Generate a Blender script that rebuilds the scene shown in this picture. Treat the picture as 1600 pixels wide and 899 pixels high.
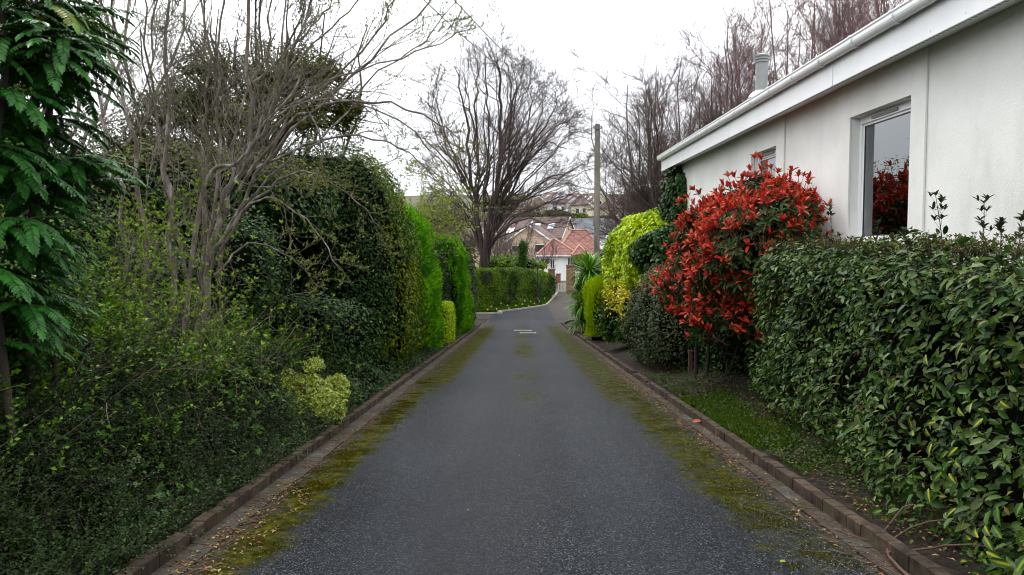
import bpy, math, random
import numpy as np
from mathutils import Vector, Matrix, Euler
R = math.radians
rng = np.random.default_rng(11)
random.seed(5)
for o in list(bpy.data.objects): bpy.data.objects.remove(o)
S = bpy.context.scene
C = S.collection

# ---------------------------------------------------------------- camera
cam_d = bpy.data.cameras.new('camera'); cam = bpy.data.objects.new('camera', cam_d); C.objects.link(cam)
F = 1232.0
cam_d.sensor_width = 36.0; cam_d.lens = F/1600*36
cam_d.clip_start = 0.05; cam_d.clip_end = 3000
cam.location = (0, 0, 1.6)
cam.rotation_euler = (R(90)-math.atan(71.5/F), 0, math.atan(13/F))
S.camera = cam
# ---------------------------------------------------------------- sky: bright overcast
SUN_EL, SUN_AZ = 52, -35        # azimuth measured from +Y towards +X
w = bpy.data.worlds.new('World'); S.world = w; w.use_nodes = True
nt = w.node_tree; nt.nodes.clear()
out = nt.nodes.new('ShaderNodeOutputWorld'); bg = nt.nodes.new('ShaderNodeBackground')
sky = nt.nodes.new('ShaderNodeTexSky'); sky.sky_type = 'NISHITA'; sky.sun_disc = False
sky.sun_elevation = R(SUN_EL); sky.sun_rotation = R(SUN_AZ)
mixn = nt.nodes.new('ShaderNodeMix'); mixn.data_type = 'RGBA'; mixn.inputs[0].default_value = 0.86
tc = nt.nodes.new('ShaderNodeTexCoord'); ns = nt.nodes.new('ShaderNodeTexNoise'); ns.inputs['Scale'].default_value = 2.2
ns.inputs['Detail'].default_value = 4
cr = nt.nodes.new('ShaderNodeValToRGB')
cr.color_ramp.elements[0].position = .3; cr.color_ramp.elements[0].color = (18.5, 18.8, 20.0, 1)
cr.color_ramp.elements[1].position = .62; cr.color_ramp.elements[1].color = (23.5, 23.5, 23.8, 1)
nt.links.new(tc.outputs['Generated'], ns.inputs['Vector']); nt.links.new(ns.outputs['Fac'], cr.inputs['Fac'])
nt.links.new(sky.outputs[0], mixn.inputs[6]); nt.links.new(cr.outputs[0], mixn.inputs[7])
sxw = nt.nodes.new('ShaderNodeSeparateXYZ'); nt.links.new(tc.outputs['Generated'], sxw.inputs[0])
mrw = nt.nodes.new('ShaderNodeMapRange'); mrw.inputs[1].default_value = .0; mrw.inputs[2].default_value = 1.0; mrw.inputs[3].default_value = .62; mrw.inputs[4].default_value = 1.75
nt.links.new(sxw.outputs['Z'], mrw.inputs[0]); vmw = nt.nodes.new('ShaderNodeVectorMath'); vmw.operation = 'SCALE'
nt.links.new(mixn.outputs[2], vmw.inputs[0]); nt.links.new(mrw.outputs[0], vmw.inputs['Scale'])
nt.links.new(vmw.outputs[0], bg.inputs['Color']); bg.inputs['Strength'].default_value = 0.10
nt.links.new(bg.outputs[0], out.inputs['Surface'])
sd = bpy.data.lights.new('sun', 'SUN'); sd.energy = 1.2; sd.angle = R(14); sd.color = (1, .97, .92)
sun = bpy.data.objects.new('sun', sd); C.objects.link(sun)
az, el = R(SUN_AZ), R(SUN_EL)
sv = Vector((math.sin(az)*math.cos(el), math.cos(az)*math.cos(el), math.sin(el)))
sun.rotation_euler = sv.to_track_quat('Z', 'Y').to_euler()
S.view_settings.view_transform = 'Standard'; S.view_settings.look = 'None'
S.view_settings.gamma = 1.0; S.view_settings.exposure = 0.0
S.render.engine = 'CYCLES'
S.cycles.max_bounces = 6; S.cycles.diffuse_bounces = 2; S.cycles.glossy_bounces = 3
S.cycles.transparent_max_bounces = 8
S.cycles.use_denoising = True; S.cycles.denoising_prefilter = 'ACCURATE'; S.cycles.filter_width = 1.05

# ---------------------------------------------------------------- helpers
_M = np.array(cam.rotation_euler.to_matrix())
CAM = np.array([0, 0, 1.6])
def P(x, y, Y):
    """photo pixel at world distance Y -> world point"""
    d = _M @ np.array([(x-800)/F, -(y-449.5)/F, -1.0])
    return CAM + d*(Y/d[1])
def sstep(a, b, x):
    t = np.clip((x-a)/(b-a), 0, 1); return t*t*(3-2*t)
def gy(Y):
    Y = np.asarray(Y, float)
    z = np.where(Y < 36, -.069*Y, np.where(Y < 54, -2.484-.069*(Y-36)+.069*(Y-36)**2/36, -3.105))
    z = z + 12.5*sstep(150, 235, Y) + 13*sstep(225, 360, Y) + 20*sstep(350, 1500, Y)
    return z
def gz(x, Y):
    x = np.asarray(x, float); Y = np.asarray(Y, float)
    b = np.clip((-2.4-x)*.3, 0, .75)*(1-sstep(40, 44, Y))
    c = np.clip((x-2.6)*.35, 0, .45)*(1-sstep(40, 46, Y))
    near = 1-sstep(38, 46, Y)
    e = np.where((x < -2.175), .085*near, 0) + np.where((x > 2.32), .085*near, 0)
    return gy(Y)+b+c+e
def fn(Pt, s, seed=0):
    """cheap smooth noise, about -1..1"""
    r = np.random.default_rng(seed); v = 0
    for i in range(6):
        d = r.normal(size=3); d /= np.linalg.norm(d)
        v = v + np.sin((Pt @ d)*s*(1+.45*i)+r.uniform(0, 6.28)+1.3*np.sin((Pt @ np.roll(d, 1))*s*.8+i))/(1+.3*i)
    return v/2.6
def nrm(v):
    return v/np.maximum(np.linalg.norm(v, axis=-1, keepdims=True), 1e-9)
def rnd(n): return nrm(rng.normal(size=(n, 3)))

def link(name, me, mat, parent=None):
    o = bpy.data.objects.new(name, me); C.objects.link(o)
    if mat is not None:
        for m in (mat if isinstance(mat, (list, tuple)) else [mat]): me.materials.append(m)
    if parent is not None: o.parent = parent
    return o
def tag(o, label=None, cat=None, group=None, kind=None):
    if label: o['label'] = label
    if cat: o['category'] = cat
    if group: o['group'] = group
    if kind: o['kind'] = kind
    return o
def thing(name, label, cat, loc=(0, 0, 0), group=None, rz=0):
    o = bpy.data.objects.new(name, None); C.objects.link(o); o.location = loc; o.rotation_euler = (0, 0, rz)
    o.empty_display_size = .2
    bpy.context.view_layer.update()
    return tag(o, label, cat, group)
def wlink(name, me, mat, parent):
    """mesh in world coordinates under a moved thing"""
    o = link(name, me, mat, parent)
    if parent is not None: o.matrix_parent_inverse = Matrix.LocRotScale(parent.location, parent.rotation_euler, None).inverted()
    return o
def mesh_np(name, V, faces_flat, sizes, smooth=False, attr=None, mats=None):
    me = bpy.data.meshes.new(name)
    V = np.asarray(V, np.float32); faces_flat = np.asarray(faces_flat, np.int32).ravel(); sizes = np.asarray(sizes, np.int32)
    me.vertices.add(len(V)); me.vertices.foreach_set('co', V.ravel())
    me.loops.add(len(faces_flat)); me.loops.foreach_set('vertex_index', faces_flat)
    me.polygons.add(len(sizes))
    st = np.zeros(len(sizes), np.int32); st[1:] = np.cumsum(sizes)[:-1]
    me.polygons.foreach_set('loop_start', st); me.polygons.foreach_set('loop_total', sizes)
    if smooth: me.polygons.foreach_set('use_smooth', np.ones(len(sizes), bool))
    if mats is not None: me.polygons.foreach_set('material_index', np.asarray(mats, np.int32))
    if attr is not None:
        a = me.attributes.new('m', 'FLOAT', 'POINT'); a.data.foreach_set('value', np.asarray(attr, np.float32))
    me.update(calc_edges=True)
    return me
class MB:
    """small mesh collector for hard-surface pieces"""
    def __init__(s): s.v = []; s.f = []; s.m = []
    def add(s, vs, fs, mi=0):
        k = len(s.v); s.v += [tuple(map(float, p)) for p in vs]; s.f += [tuple(i+k for i in f) for f in fs]; s.m += [mi]*len(fs)
    def box(s, x0, x1, y0, y1, z0, z1, mi=0):
        s.add([(x0, y0, z0), (x1, y0, z0), (x1, y1, z0), (x0, y1, z0), (x0, y0, z1), (x1, y0, z1), (x1, y1, z1), (x0, y1, z1)],
              [(0, 3, 2, 1), (4, 5, 6, 7), (0, 1, 5, 4), (1, 2, 6, 5), (2, 3, 7, 6), (3, 0, 4, 7)], mi)
    def lathe(s, prof, n=16, c=(0, 0, 0), mi=0, cap=True):
        vs = []
        for r_, z in prof:
            for i in range(n):
                a = 2*math.pi*i/n; vs.append((c[0]+r_*math.cos(a), c[1]+r_*math.sin(a), c[2]+z))
        fs = [(j*n+i, j*n+(i+1) % n, (j+1)*n+(i+1) % n, (j+1)*n+i) for j in range(len(prof)-1) for i in range(n)]
        if cap: fs += [tuple(range(n))[::-1], tuple((len(prof)-1)*n+i for i in range(n))]
        s.add(vs, fs, mi)
    def extrude_y(s, prof, y0, y1, mi=0, closed=True):
        """profile of (x,z) run along Y"""
        n = len(prof); vs = [(p[0], y0, p[1]) for p in prof]+[(p[0], y1, p[1]) for p in prof]
        fs = [(i, (i+1) % n, n+(i+1) % n, n+i) for i in range(n if closed else n-1)]
        if closed: fs += [tuple(range(n))[::-1], tuple(range(n, 2*n))]
        s.add(vs, fs, mi)
    def build(s, name, mat, parent=None, smooth=False, bevel=0, world=True):
        me = bpy.data.meshes.new(name); me.from_pydata(s.v, [], s.f); me.update()
        me.polygons.foreach_set('material_index', np.array(s.m, np.int32))
        if smooth: me.polygons.foreach_set('use_smooth', np.ones(len(s.f), bool))
        o = wlink(name, me, mat, parent) if world else link(name, me, mat, parent)
        if bevel:
            b = o.modifiers.new('bevel', 'BEVEL'); b.width = bevel; b.segments = 2; b.limit_method = 'ANGLE'
        return o

# ---- materials
def mk(name):
    m = bpy.data.materials.new(name); m.use_nodes = True; t = m.node_tree; t.nodes.clear()
    o = t.nodes.new('ShaderNodeOutputMaterial'); return m, t, o
def N(t, typ, **kw):
    n = t.nodes.new(typ)
    for k, v in kw.items():
        if k.startswith('i_'):
            n.inputs[k[2:].replace('_', ' ')].default_value = v
        else: setattr(n, k, v)
    return n
def ramp(t, stops, fac):
    r = t.nodes.new('ShaderNodeValToRGB'); e = r.color_ramp.elements
    while len(e) < len(stops): e.new(.5)
    for i, (p, c) in enumerate(stops):
        e[i].position = p; e[i].color = (*c, 1) if len(c) == 3 else c
    t.links.new(fac, r.inputs['Fac']); return r.outputs['Color']
def mixc(t, a, b, f, mode='MIX'):
    m = t.nodes.new('ShaderNodeMix'); m.data_type = 'RGBA'; m.blend_type = mode
    for s_, v in ((0, f), (6, a), (7, b)):
        if hasattr(v, 'is_linked'): t.links.new(v, m.inputs[s_])
        else: m.inputs[s_].default_value = v if s_ == 0 else (*v, 1)
    return m.outputs[2]
def math_(t, op, a, b=0.0, c=0.0):
    m = t.nodes.new('ShaderNodeMath'); m.operation = op
    for i, v in enumerate((a, b, c)):
        if hasattr(v, 'is_linked'): t.links.new(v, m.inputs[i])
        else: m.inputs[i].default_value = v
    return m.outputs[0]
def mr(t, v, a, b, c=0., d=1., smooth=True):
    m = t.nodes.new('ShaderNodeMapRange'); m.interpolation_type = 'SMOOTHSTEP' if smooth else 'LINEAR'
    t.links.new(v, m.inputs[0])
    for i, q in zip((1, 2, 3, 4), (a, b, c, d)): m.inputs[i].default_value = q
    return m.outputs[0]
def noise(t, scale, detail=4, vec=None, rough=.55):
    n = N(t, 'ShaderNodeTexNoise'); n.inputs['Scale'].default_value = scale; n.inputs['Detail'].default_value = detail
    n.inputs['Roughness'].default_value = rough
    if vec is None:
        vec = N(t, 'ShaderNodeNewGeometry').outputs['Position']
    t.links.new(vec, n.inputs['Vector']); return n.outputs['Fac']
def pbsdf(t, o, col, rough=.6, bump=None, bstr=.3, bdist=.01, spec=.5, metal=0., norm=None):
    b = N(t, 'ShaderNodeBsdfPrincipled')
    if hasattr(col, 'is_linked'): t.links.new(col, b.inputs['Base Color'])
    else: b.inputs['Base Color'].default_value = (*col, 1)
    if hasattr(rough, 'is_linked'): t.links.new(rough, b.inputs['Roughness'])
    else: b.inputs['Roughness'].default_value = rough
    b.inputs['Specular IOR Level'].default_value = spec; b.inputs['Metallic'].default_value = metal
    if bump is not None:
        bm = N(t, 'ShaderNodeBump'); bm.inputs['Strength'].default_value = bstr; bm.inputs['Distance'].default_value = bdist
        t.links.new(bump, bm.inputs['Height']); t.links.new(bm.outputs[0], b.inputs['Normal'])
    if o is not None: t.links.new(b.outputs[0], o.inputs['Surface'])
    return b
def plain(name, col, rough=.6, var=.15, scale=8, bump=.0, spec=.5, metal=0.):
    m, t, o = mk(name); n = noise(t, scale)
    a = tuple(c*(1-var) for c in col); b = tuple(min(1, c*(1+var)) for c in col)
    pbsdf(t, o, ramp(t, [(.3, a), (.7, b)], n), rough, noise(t, scale*6) if bump else None, bump, .01, spec, metal)
    return m
def leafmat(name, cols, rough=.45, clump=1.5, clumpcol=None, edge=None, trans=.15, spec=.13, edge_noise=None):
    """cols: colours picked per leaf; clumpcol: a second set that takes over in patches; edge/centre: variegation"""
    m, t, o = mk(name); g = N(t, 'ShaderNodeNewGeometry'); rp = g.outputs['Random Per Island']
    def dk(cs):
        mxv = max(max(c) for c in cs); kk = .66 if mxv < .17 else (.78 if mxv < .3 else .9)
        sa = .20 if mxv < .3 else .10
        return [tuple(max(.002, (v*(1+sa)-sum(c)/3*sa)*kk*q) for v, q in zip(c, (1.08, 1.04, .74))) for c in cs]
    cols = dk(cols); clumpcol = dk(clumpcol) if clumpcol else None
    n = len(cols); col = ramp(t, [((i+.5)/n, c) for i, c in enumerate(cols)], rp)
    if clumpcol:
        n2 = len(clumpcol); c2 = ramp(t, [((i+.5)/n2, c) for i, c in enumerate(clumpcol)], rp)
        f = mr(t, noise(t, clump, 2), .46, .58)
        col = mixc(t, col, c2, f)
    if edge:
        a = N(t, 'ShaderNodeAttribute', attribute_name='m').outputs['Fac']
        ecol, lo, hi, share = edge
        f = mr(t, a, lo, hi)
        r2 = math_(t, 'FRACT', math_(t, 'MULTIPLY', rp, 57.31))
        if share < 1: f = math_(t, 'MULTIPLY', f, math_(t, 'LESS_THAN', r2, share))
        if edge_noise: f = math_(t, 'MULTIPLY', f, edge_noise(t))
        col = mixc(t, col, ecol, f)
    b = pbsdf(t, None, col, rough, spec=spec)
    if trans:
        tr = N(t, 'ShaderNodeBsdfTranslucent'); t.links.new(mixc(t, col, (1., 1., .45), .0), tr.inputs['Color'])
        mx = N(t, 'ShaderNodeMixShader'); mx.inputs[0].default_value = trans
        t.links.new(b.outputs[0], mx.inputs[1]); t.links.new(tr.outputs[0], mx.inputs[2]); t.links.new(mx.outputs[0], o.inputs['Surface'])
    else: t.links.new(b.outputs[0], o.inputs['Surface'])
    return m
def barkmat(name, a, b, scale=6, rough=.85, c=None):
    m, t, o = mk(name); v = N(t, 'ShaderNodeMapping'); g = N(t, 'ShaderNodeNewGeometry')
    v.inputs['Scale'].default_value = (1, 1, .3); t.links.new(g.outputs['Position'], v.inputs[0])
    n = noise(t, scale, 5, v.outputs[0]); st = [(.3, a), (.7, b)]
    if c: st = [(.28, a), (.52, b), (.72, c)]
    pbsdf(t, o, ramp(t, st, n), rough, noise(t, scale*5, 4, v.outputs[0]), .6, .01, .3)
    return m

# ---- leaves
T_DIA = ([(0, 0, 0), (.45, .5, .12), (1, 0, -.06), (.45, -.5, .12)], [(0, 1, 2), (0, 2, 3)], [0, 1, 0, 1])
T_OVAL = ([(0, 0, 0), (.28, .42, .1), (.7, .4, .08), (1, 0, -.08), (.7, -.4, .08), (.28, -.42, .1), (.5, 0, .0)],
          [(0, 6, 1), (6, 2, 1), (6, 3, 2), (0, 5, 6), (6, 5, 4), (6, 4, 3)], [0, 1, 1, .35, 1, 1, 0])
T_IVY = ([(0, 0, 0), (.0, .5, .05), (.42, .3, .03), (.5, .56, .0), (.68, .22, .03), (1, 0, -.08), (.68, -.22, .03), (.5, -.56, 0), (.42, -.3, .03), (0, -.5, .05), (.4, 0, .06)],
         [(10, 0, 9, 8), (10, 8, 7, 6), (10, 6, 5, 4), (10, 4, 3, 2), (10, 2, 1, 0)], [0, 1, .8, 1, .8, 1, .8, 1, .8, 1, 0])
T_SPINY = ([(0, 0, 0), (.06, .34, .06), (.17, .24, .05), (.27, .48, .05), (.39, .3, .05), (.5, .5, .02), (.62, .3, .03), (.74, .38, -.02), (.82, .16, -.03), (1, 0, -.12), (.5, 0, 0)]
           + [(.06, -.34, .06), (.17, -.24, .05), (.27, -.48, .05), (.39, -.3, .05), (.5, -.5, .02), (.62, -.3, .03), (.74, -.38, -.02), (.82, -.16, -.03)],
           [(0, 10, 4, 3, 2, 1), (10, 9, 8, 7, 6, 5, 4), (0, 11, 12, 13, 14, 10), (10, 14, 15, 16, 17, 18, 9)], [0]+[1]*8+[.5, 0]+[1]*8)
T_BLADE = ([(0, .5, 0), (.35, .55, .03), (.7, .4, -.05), (1, 0, -.25), (.7, -.4, -.05), (.35, -.55, .03), (0, -.5, 0)],
           [(0, 6, 5, 1), (1, 5, 4, 2), (2, 4, 3)], [0]*7)
def leaves(name, Pt, D, Nn, L, W, mat, parent, tpl=T_DIA):
    n = len(Pt); L = np.broadcast_to(L, (n,)); W = np.broadcast_to(W, (n,))
    D = nrm(D); Sd = nrm(np.cross(D, Nn)); Nn = np.cross(Sd, D)
    tv = np.array(tpl[0]); k = len(tv)
    V = (Pt[:, None, :] + D[:, None, :]*(tv[None, :, 0, None]*L[:, None, None])
         + Sd[:, None, :]*(tv[None, :, 1, None]*W[:, None, None]) + Nn[:, None, :]*(tv[None, :, 2, None]*L[:, None, None]))
    fl = np.concatenate([np.array(f) for f in tpl[1]]); sz = np.array([len(f) for f in tpl[1]])
    FF = (fl[None, :] + (np.arange(n)*k)[:, None]).ravel(); SZ = np.tile(sz, n)
    me = mesh_np(name, V.reshape(-1, 3), FF, SZ, attr=np.tile(np.array(tpl[2], float), n))
    return wlink(name, me, mat, parent)
def whorls(Pt, A, nl, L, W, spread, jit=.25):
    """rosettes: nl leaves around axis A at every point; returns leaf arrays"""
    n = len(Pt); A = nrm(A + rng.normal(size=(n, 3))*.05)
    ref = rnd(n); U = nrm(np.cross(A, ref)); Vv = np.cross(A, U)
    Ps, Ds, Ns, Ls = [], [], [], []
    for i in range(nl):
        a = 2*math.pi*i/nl*1.0 + rng.uniform(-.4, .4, n) + i*.3
        out_ = U*np.cos(a)[:, None]+Vv*np.sin(a)[:, None]
        sp = spread + rng.normal(size=n)*jit
        D = nrm(A*np.cos(sp)[:, None]+out_*np.sin(sp)[:, None]); Nn = nrm(A*np.sin(sp)[:, None]-out_*np.cos(sp)[:, None])
        Ps.append(Pt+A*rng.uniform(-.3, .3, n)[:, None]*L*.3); Ds.append(D); Ns.append(Nn); Ls.append(L*rng.uniform(.65, 1.15, n))
    return np.concatenate(Ps), np.concatenate(Ds), np.concatenate(Ns), np.concatenate(Ls)

# ---- superellipsoid crowns and hedges
def shell(c, r, n, p=4., lump=.08, ls=1.5, seed=1, depth=.15, warp=None, zmin=-1.0, squash=None):
    """n points in a shell below the surface of a lumpy superellipsoid; returns points, outward normals"""
    r = np.array(r, float); c = np.array(c, float)
    ar = np.array([r[1]*r[2], r[0]*r[2], r[0]*r[1]]); ax = rng.choice(3, n, p=ar/ar.sum())
    q = rng.uniform(-1, 1, (n, 3)); q[np.arange(n), ax] = rng.choice([-1, 1], n)
    keep = q[:, 2] > zmin; q = q[keep]; n = len(q)
    k = (np.abs(q)**p).sum(1)**(-1/p); u = q*k[:, None]
    nn = np.sign(u)*np.abs(u)**(p-1)/r; nn = nrm(nn)
    Pt = u*r
    dd = np.abs(rng.normal(size=n))*depth
    Pt = Pt + nn*(fn(Pt+c, ls, seed)*lump - dd + rng.normal(size=n)*.012)[:, None]
    Pt = Pt + c
    if warp: Pt = warp(Pt)
    return Pt, nn
def core(name, c, r, mat, parent, p=4., lump=.08, ls=1.5, seed=1, inset=.16, warp=None, nu=48, nv=28):  # solid filler body; its dark colour shows as shade between leaves
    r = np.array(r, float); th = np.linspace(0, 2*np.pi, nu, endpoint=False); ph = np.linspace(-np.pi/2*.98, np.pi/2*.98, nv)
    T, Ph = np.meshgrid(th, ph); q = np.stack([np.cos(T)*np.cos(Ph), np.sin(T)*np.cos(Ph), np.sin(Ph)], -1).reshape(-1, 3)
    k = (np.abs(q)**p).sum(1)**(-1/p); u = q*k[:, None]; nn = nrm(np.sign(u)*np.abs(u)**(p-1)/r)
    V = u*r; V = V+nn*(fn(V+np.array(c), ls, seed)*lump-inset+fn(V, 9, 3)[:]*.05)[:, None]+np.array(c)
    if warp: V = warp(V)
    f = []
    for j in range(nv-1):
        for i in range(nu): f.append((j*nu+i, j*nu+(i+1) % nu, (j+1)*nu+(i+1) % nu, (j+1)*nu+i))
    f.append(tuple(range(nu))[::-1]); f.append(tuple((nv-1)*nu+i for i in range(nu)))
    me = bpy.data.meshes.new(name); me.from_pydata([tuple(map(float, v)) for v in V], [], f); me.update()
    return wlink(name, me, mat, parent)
def hedge_dirs(nn, up=.5, rn=.7, droop=.3, outw=.3):
    n = len(nn); Nl = nrm(nn*.7+np.array([0, 0, up])+rng.normal(size=(n, 3))*rn*.6)
    D = nrm(rng.normal(size=(n, 3))*.8+nn*outw-np.array([0, 0, droop])); D = D-Nl*(D*Nl).sum(1)[:, None]
    return nrm(D), Nl

# ---- branches
class Tubes:
    def __init__(s): s.V = []; s.Fq = []; s.k = 0
    def add(s, pts, rad, sides=4):
        """pts (n,k,3), rad (n,k)"""
        n, k, _ = pts.shape
        T = np.empty_like(pts); T[:, 1:-1] = pts[:, 2:]-pts[:, :-2]; T[:, 0] = pts[:, 1]-pts[:, 0]; T[:, -1] = pts[:, -1]-pts[:, -2]
        T = nrm(T); mean = nrm(pts[:, -1]-pts[:, 0]); ref = nrm(np.cross(mean, rnd(n)))
        U = nrm(np.cross(T, ref[:, None, :])); Vv = np.cross(T, U)
        a = np.arange(sides)*2*math.pi/sides
        ring = pts[:, :, None, :] + rad[:, :, None, None]*(U[:, :, None, :]*np.cos(a)[None, None, :, None]+Vv[:, :, None, :]*np.sin(a)[None, None, :, None])
        s.V.append(ring.reshape(-1, 3))
        base = (np.arange(n)*k*sides)[:, None, None]+(np.arange(k-1)*sides)[None, :, None]+np.arange(sides)[None, None, :]
        nx = (np.arange(n)*k*sides)[:, None, None]+(np.arange(k-1)*sides)[None, :, None]+((np.arange(sides)+1) % sides)[None, None, :]
        q = np.stack([base, nx, nx+sides, base+sides], -1).reshape(-1, 4)+s.k
        s.Fq.append(q); s.k += n*k*sides
    def build(s, name, mat, parent):
        V = np.concatenate(s.V); Fq = np.concatenate(s.Fq)
        me = mesh_np(name, V, Fq.ravel(), np.full(len(Fq), 4), smooth=True)
        return wlink(name, me, mat, parent)
def grow(P0, D0, L, R0, k=6, wig=.15, trop=(0, 0, .05), tip=.35):
    n = len(P0); pts = np.zeros((n, k+1, 3)); pts[:, 0] = P0; D = nrm(np.array(D0, float)); L = np.broadcast_to(L, (n,))
    seg = (L/k)[:, None]; trop = np.asarray(trop, float); vel = np.zeros((n, 3))
    for j in range(k):
        vel = vel*.5+rng.normal(size=(n, 3))*wig
        D = nrm(D+vel+trop); pts[:, j+1] = pts[:, j]+D*seg
    rad = np.broadcast_to(R0, (n,))[:, None]*np.linspace(1, tip, k+1)[None, :]
    return pts, rad
def spawn(pts, rad, m, t0, t1, ang, lf, rf=.6, up=0., L=None, angj=.25, flat=None):
    n, k, _ = pts.shape
    if L is None: L = np.linalg.norm(np.diff(pts, axis=1), axis=2).sum(1)
    idx = np.repeat(np.arange(n), m); t = rng.uniform(t0, t1, n*m)
    f = t*(k-1); i = np.minimum(f.astype(int), k-2); fr = (f-i)[:, None]
    Pp = pts[idx, i]*(1-fr)+pts[idx, i+1]*fr; Tt = nrm(pts[idx, i+1]-pts[idx, i])
    perp = rng.normal(size=(n*m, 3)); perp[:, 2] += up
    if flat is not None: perp[:, 2] *= flat
    perp = nrm(perp-Tt*(perp*Tt).sum(1)[:, None])
    a = ang+rng.normal(size=n*m)*angj
    D = nrm(Tt*np.cos(a)[:, None]+perp*np.sin(a)[:, None])
    r = (rad[idx, i]*(1-fr[:, 0])+rad[idx, i+1]*fr[:, 0])*rf
    LL = L[idx]*lf*(1.15-.6*t)*rng.uniform(.6, 1.25, n*m)
    return Pp, D, LL, r
def smooth_path(pl, k=14):
    """Catmull-Rom through control points -> k+1 points"""
    pl = np.array(pl, float); q = np.vstack([2*pl[0]-pl[1], pl, 2*pl[-1]-pl[-2]]); n = len(pl)-1
    o = []
    for u in np.linspace(0, n-1e-6, k+1):
        i = int(u); t = u-i; a, b, c, d = q[i], q[i+1], q[i+2], q[i+3]
        o.append(.5*((2*b)+(-a+c)*t+(2*a-5*b+4*c-d)*t*t+(-a+3*b-3*c+d)*t**3))
    return np.array(o)

# ================================================================ MATERIALS
M_white = plain('white_upvc', (.80, .82, .82), .28, .04, 2)
M_dark_core = plain('dark_shade_core', (.006, .006, .004), 1., .3, 6, spec=.0)  # near-black colour stands for the shade inside hedges and undergrowth
M_soil = plain('soil', (.045, .032, .022), .95, .5, 7, .8, spec=.13)
M_bark_grey = barkmat('bark_grey', (.04, .031, .025), (.135, .112, .092), 14, c=(.33, .30, .27))
M_bark_brown = barkmat('bark_brown', (.02, .017, .012), (.065, .054, .038), 9)
M_bark_dark = barkmat('bark_dark', (.028, .02, .018), (.07, .05, .045), 5)
M_twig_purple = barkmat('twig_purple', (.085, .05, .05), (.19, .12, .12), 2, c=(.22, .16, .13))
M_twig_tan = barkmat('twig_tan', (.05, .043, .028), (.15, .13, .085), 10)
M_twig_far = barkmat('twig_far', (.06, .045, .04), (.14, .11, .09), 1)
M_glassdark = plain('dark_window_glass', (.03, .035, .04), .08, .3, .5)

# ================================================================ GROUND
def make_ground():
    xs = np.unique(np.concatenate([np.linspace(-600, -40, 24), np.linspace(-40, -9, 24), np.linspace(-9, -2.2, 34), [-2.18, -2.17], np.linspace(-2.1, 2.2, 9), [2.315, 2.325], np.linspace(2.36, 9, 36), np.linspace(9, 40, 24), np.linspace(40, 600, 24)]))
    ys = np.unique(np.concatenate([np.linspace(-60, -4, 14), np.linspace(-4, 30, 150), np.linspace(30, 80, 90), np.linspace(80, 400, 120), np.linspace(400, 1500, 30)]))
    X, Y = np.meshgrid(xs, ys); Z = gz(X, Y)
    V = np.stack([X, Y, Z], -1).reshape(-1, 3)
    onroad = (np.abs(X-.07) < 2.24) & (Y < 46)
    bump = fn(V, 3.0, 4)*.03+fn(V, 9.0, 5)*.012
    V[:, 2] += np.where(onroad.ravel() | (Y.ravel() > 40), 0, bump)
    V[:, 2] -= np.where((Y.ravel() < 80), .02, 0)*(np.where(onroad.ravel() | (Y.ravel() > 40), 1, 0))
    far = V[:, 1] > 150
    V[:, 2] += np.where(far, fn(V, .03, 9)*3.0, 0)
    nx, ny = len(xs), len(ys)
    i = np.arange((nx-1)*(ny-1)); r_, c_ = i//(nx-1), i % (nx-1); b = r_*nx+c_
    Fq = np.stack([b, b+1, b+nx+1, b+nx], -1)
    me = mesh_np('ground', V, Fq.ravel(), np.full(len(Fq), 4), smooth=True)
    m, t, o = mk('ground_mat')
    g = N(t, 'ShaderNodeNewGeometry'); sx = N(t, 'ShaderNodeSeparateXYZ'); t.links.new(g.outputs['Position'], sx.inputs[0])
    soil = ramp(t, [(.3, (.006, .0045, .003)), (.5, (.016, .011, .008)), (.68, (.034, .024, .017))], noise(t, 9, 8))
    grassc = ramp(t, [(.3, (.008, .013, .004)), (.5, (.014, .022, .006)), (.7, (.026, .030, .013))], noise(t, 14, 6))
    gmask = math_(t, 'MULTIPLY', mr(t, noise(t, 1.1, 3), .45, .6), mr(t, sx.outputs['X'], 2.4, 2.8))
    near = mixc(t, soil, grassc, gmask)
    farc = ramp(t, [(.35, (.05, .07, .025)), (.5, (.09, .085, .05)), (.65, (.11, .10, .07))], noise(t, .06, 6))
    col = mixc(t, near, farc, mr(t, sx.outputs['Y'], 42, 60))
    pbsdf(t, o, col, .95, noise(t, 30, 8), .8, .02, .15)
    return tag(link('ground', me, m), kind='structure')
make_ground()

def strip(name, xl, xr, ys, dz, mat, zf=gy):
    """sheet between two x functions"""
    V = []
    nxs = 9
    for y in ys:
        a, b = xl(y), xr(y)
        for q in np.linspace(0, 1, nxs): V.append((a+(b-a)*q, y, float(zf(y))+dz))
    Fq = [(j*nxs+i, j*nxs+i+1, (j+1)*nxs+i+1, (j+1)*nxs+i) for j in range(len(ys)-1) for i in range(nxs-1)]
    me = bpy.data.meshes.new(name); me.from_pydata([tuple(map(float, v)) for v in V], [], Fq); me.update()
    me.polygons.foreach_set('use_smooth', np.ones(len(Fq), bool))
    return tag(link(name, me, mat), kind='structure')

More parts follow.
